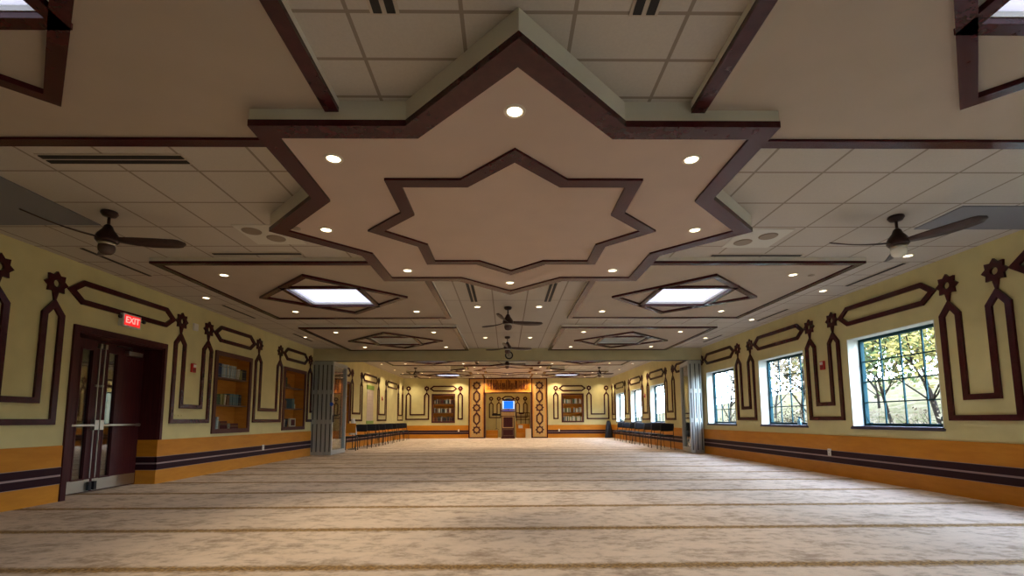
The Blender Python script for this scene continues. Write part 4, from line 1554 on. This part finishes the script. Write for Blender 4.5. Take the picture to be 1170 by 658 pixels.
root = empty('coat_stand', (-5.35, 16.75, 0))
b = MB(); b.tube([(0, 0, .03), (0, 0, 1.05)], .014, 8); b.lathe([(.001, 0), (.15, 0), (.15, .015), (.02, .035)], n=20)
b.build('pole', 'black_metal', root)
b = MB(); b.tube([(-.12, 0, .98), (0, 0, 1.03), (.12, 0, .98)], .010, 6); b.build('hanger_arm', 'black_metal', root)
tag(root, 'short dark coat stand behind the wooden chair past the left partition', 'coat stand')
cloth('white_cloth', -5.35, 16.75, .50, 1.06, .13, 'white cloth hanging on the coat stand past the left partition')
cloth('black_bag', 5.50, 25.6, .012, .93, .21, 'dark tapered bag leaning upright in the far right corner', 'black_fabric', 1.0)
bpy.data.objects['black_bag']['category'] = 'bag'
b = MB(); b.v = [v for v in b.v]
# hanging chart
root = empty('hanging_chart', (WL, 19.8, .86))
b = MB(); b.box(.004, .012, -.46, .46, .12, 1.40); b.build('paper', 'paper_pink', root)
b = MB(); b.box(.002, .03, -.50, .50, 1.40, 1.58); b.box(.002, .03, -.48, .48, .0, .12); b.build('green_rail', 'leaf_green_plastic', root)
b = MB()
for k in range(8): b.box(.012, .014, -.44, .44, .2 + k * .15, .206 + k * .15)
for k in range(4): b.box(.012, .014, -.3 + k * .2, -.294 + k * .2, .14, 1.38)
b.build('ruled_lines', 'stripe_line', root)
tag(root, 'tall pale ruled paper chart with green ends hanging on the far left wall', 'chart')

# ------------------------------------------------------------------ outside, seen through the windows
b = MB()
nx, ny = 24, 40
for i in range(nx + 1):
    for j in range(ny + 1):
        x = WR + .5 + i * 1.8; y = -15 + j * 2.0
        h = -.2 + max(0, (x - 8)) * .15 + .25 * noise.noise(Vector((x * .15, y * .15, 0)))
        b.v.append((x, y, h))
for i in range(nx):
    for j in range(ny):
        a = i * (ny + 1) + j
        b.f.append((a, a + ny + 1, a + ny + 2, a + 1)); b.mi.append(0)
gr = b.build('ground', 'grass', smooth=True, recalc=False)
gr['kind'] = 'structure'


def ground_h(x, y):
    return -.2 + max(0, (x - 8)) * .15 + .25 * noise.noise(Vector((x * .15, y * .15, 0)))


def make_tree(kind, seed, H):
    r = random.Random(seed)
    root = empty('tree')
    b = MB()
    tips = []

    def branch(p, d, ln, rad, lev):
        pts = [p]; q = p.copy(); dd = d.copy()
        for i in range(4):
            dd = (dd + Vector((r.uniform(-.16, .16), r.uniform(-.16, .16), r.uniform(-.03, .12)))).normalized()
            q = q + dd * ln / 4
            pts.append(q.copy())
        b.tube(pts, [rad * (1 - .14 * i) for i in range(5)], 5)
        if lev >= 3:
            tips.append(q); tips.append(pts[2]); return
        for k in range(7 if lev == 0 else 3):
            a = r.uniform(0, 2 * PI)
            st = pts[r.choice((1, 2, 3, 4) if lev == 0 else (2, 3, 4))]
            nd = (dd * .55 + Vector((math.cos(a), math.sin(a), r.uniform(.0, .6))) * .7).normalized()
            branch(st, nd, ln * r.uniform(.5, .7), rad * .45, lev + 1)
    branch(Vector((0, 0, -.1)), Vector((0, 0, 1)), H * .5, H * .012, 0)
    b.build('trunk', 'bark', root)
    f = MB()
    nl = {'leaf_yellow': 22, 'leaf_green': 22, 'leaf_rust': 9}[kind]
    for t in tips:
        for k in range(nl):
            c = t + Vector((r.gauss(0, .42), r.gauss(0, .42), r.gauss(0, .42)))
            u = Vector((r.uniform(-1, 1), r.uniform(-1, 1), r.uniform(-1, 1))).normalized()
            v = u.orthogonal().normalized()
            s1 = r.uniform(.06, .12)
            f.add([c - u * s1, c + v * s1 * .55, c + u * s1, c - v * s1 * .55], [(0, 1, 2, 3)])
    f.build('foliage', kind, root, recalc=False)
    return root


protos = {'leaf_yellow': make_tree('leaf_yellow', 1, 5.5), 'leaf_green': make_tree('leaf_green', 2, 5.0), 'leaf_rust': make_tree('leaf_rust', 5, 6.5)}
used = {}
words = {'leaf_yellow': 'yellow-leaved tree', 'leaf_green': 'green bushy tree', 'leaf_rust': 'bare rust-brown tree'}
spots = [(11.5, 12.4, 'leaf_yellow', 'framed by the nearest full window'), (12.5, 15.2, 'leaf_green', 'at the left side of the nearest full window'),
         (15.0, 14.0, 'leaf_rust', 'rising at the back of the nearest full window'), (10.8, 9.6, 'leaf_green', 'at the right side of the nearest full window'),
         (12.0, 18.6, 'leaf_rust', 'framed by the second window'), (14.0, 22.5, 'leaf_yellow', 'pale, behind the second window'),
         (12.0, 25.5, 'leaf_rust', 'framed by the window beside the partition'), (16.5, 29.0, 'leaf_rust', 'far behind the window beside the partition'),
         (17.0, 18.5, 'leaf_green', 'far up the bank behind the nearest full window'), (19.0, 24.0, 'leaf_rust', 'far up the bank behind the second window'),
         (11.0, 4.0, 'leaf_yellow', 'beyond the right edge of the photo'), (13.0, 36.0, 'leaf_rust', 'outside the far room windows')]
for i, (x, y, kd, t) in enumerate(spots):
    o = protos[kd] if kd not in used else copy_tree(protos[kd])
    used[kd] = 1
    o.location = (x, y, ground_h(x, y)); o.rotation_euler = (0, 0, i * 1.7)
    s_ = (.85, 1.0, 1.15)[i % 3]
    o.scale = (s_, s_, s_)
    tag(o, '%s outside, %s' % (words[kd], t), 'tree', 'trees outside the windows')

shr = None
for i, (x, y, t) in enumerate([(9.4, 12.0, 'nearest, low in the nearest full window'), (9.8, 14.2, 'low at the left of the nearest full window'),
                               (9.6, 16.9, 'low in the second window'), (10.2, 21.5, 'low in the window beside the partition'), (9.3, 9.9, 'low at the right of the nearest full window')]):
    if shr is None:
        r = random.Random(11)
        shr = empty('shrub')
        b = MB(); f = MB()
        for k in range(26):
            a = r.uniform(0, 2 * PI); sp = r.uniform(.2, .9); h_ = r.uniform(.5, 1.25)
            e = Vector((math.cos(a) * sp, math.sin(a) * sp, h_))
            b.tube([(0, 0, -.05), e * .5 + Vector((0, 0, .1)), e], [.014, .009, .004], 5)
            for q in range(34):
                c = e * r.uniform(.45, 1.05) + Vector((r.gauss(0, .1), r.gauss(0, .1), r.gauss(0, .1)))
                u = Vector((r.uniform(-1, 1), r.uniform(-1, 1), r.uniform(-1, 1))).normalized(); v = u.orthogonal().normalized()
                s1 = r.uniform(.03, .06)
                f.add([c - u * s1, c + v * s1 * .5, c + u * s1, c - v * s1 * .5], [(0, 1, 2, 3)])
        b.build('stems', 'bark', shr); f.build('foliage', 'leaf_rust', shr, recalc=False)
        o = shr
    else:
        o = copy_tree(shr)
    o.location = (x, y, ground_h(x, y)); o.rotation_euler = (0, 0, i * 1.3)
    tag(o, 'dry low shrub outside, ' + t, 'shrub', 'shrubs outside the windows')
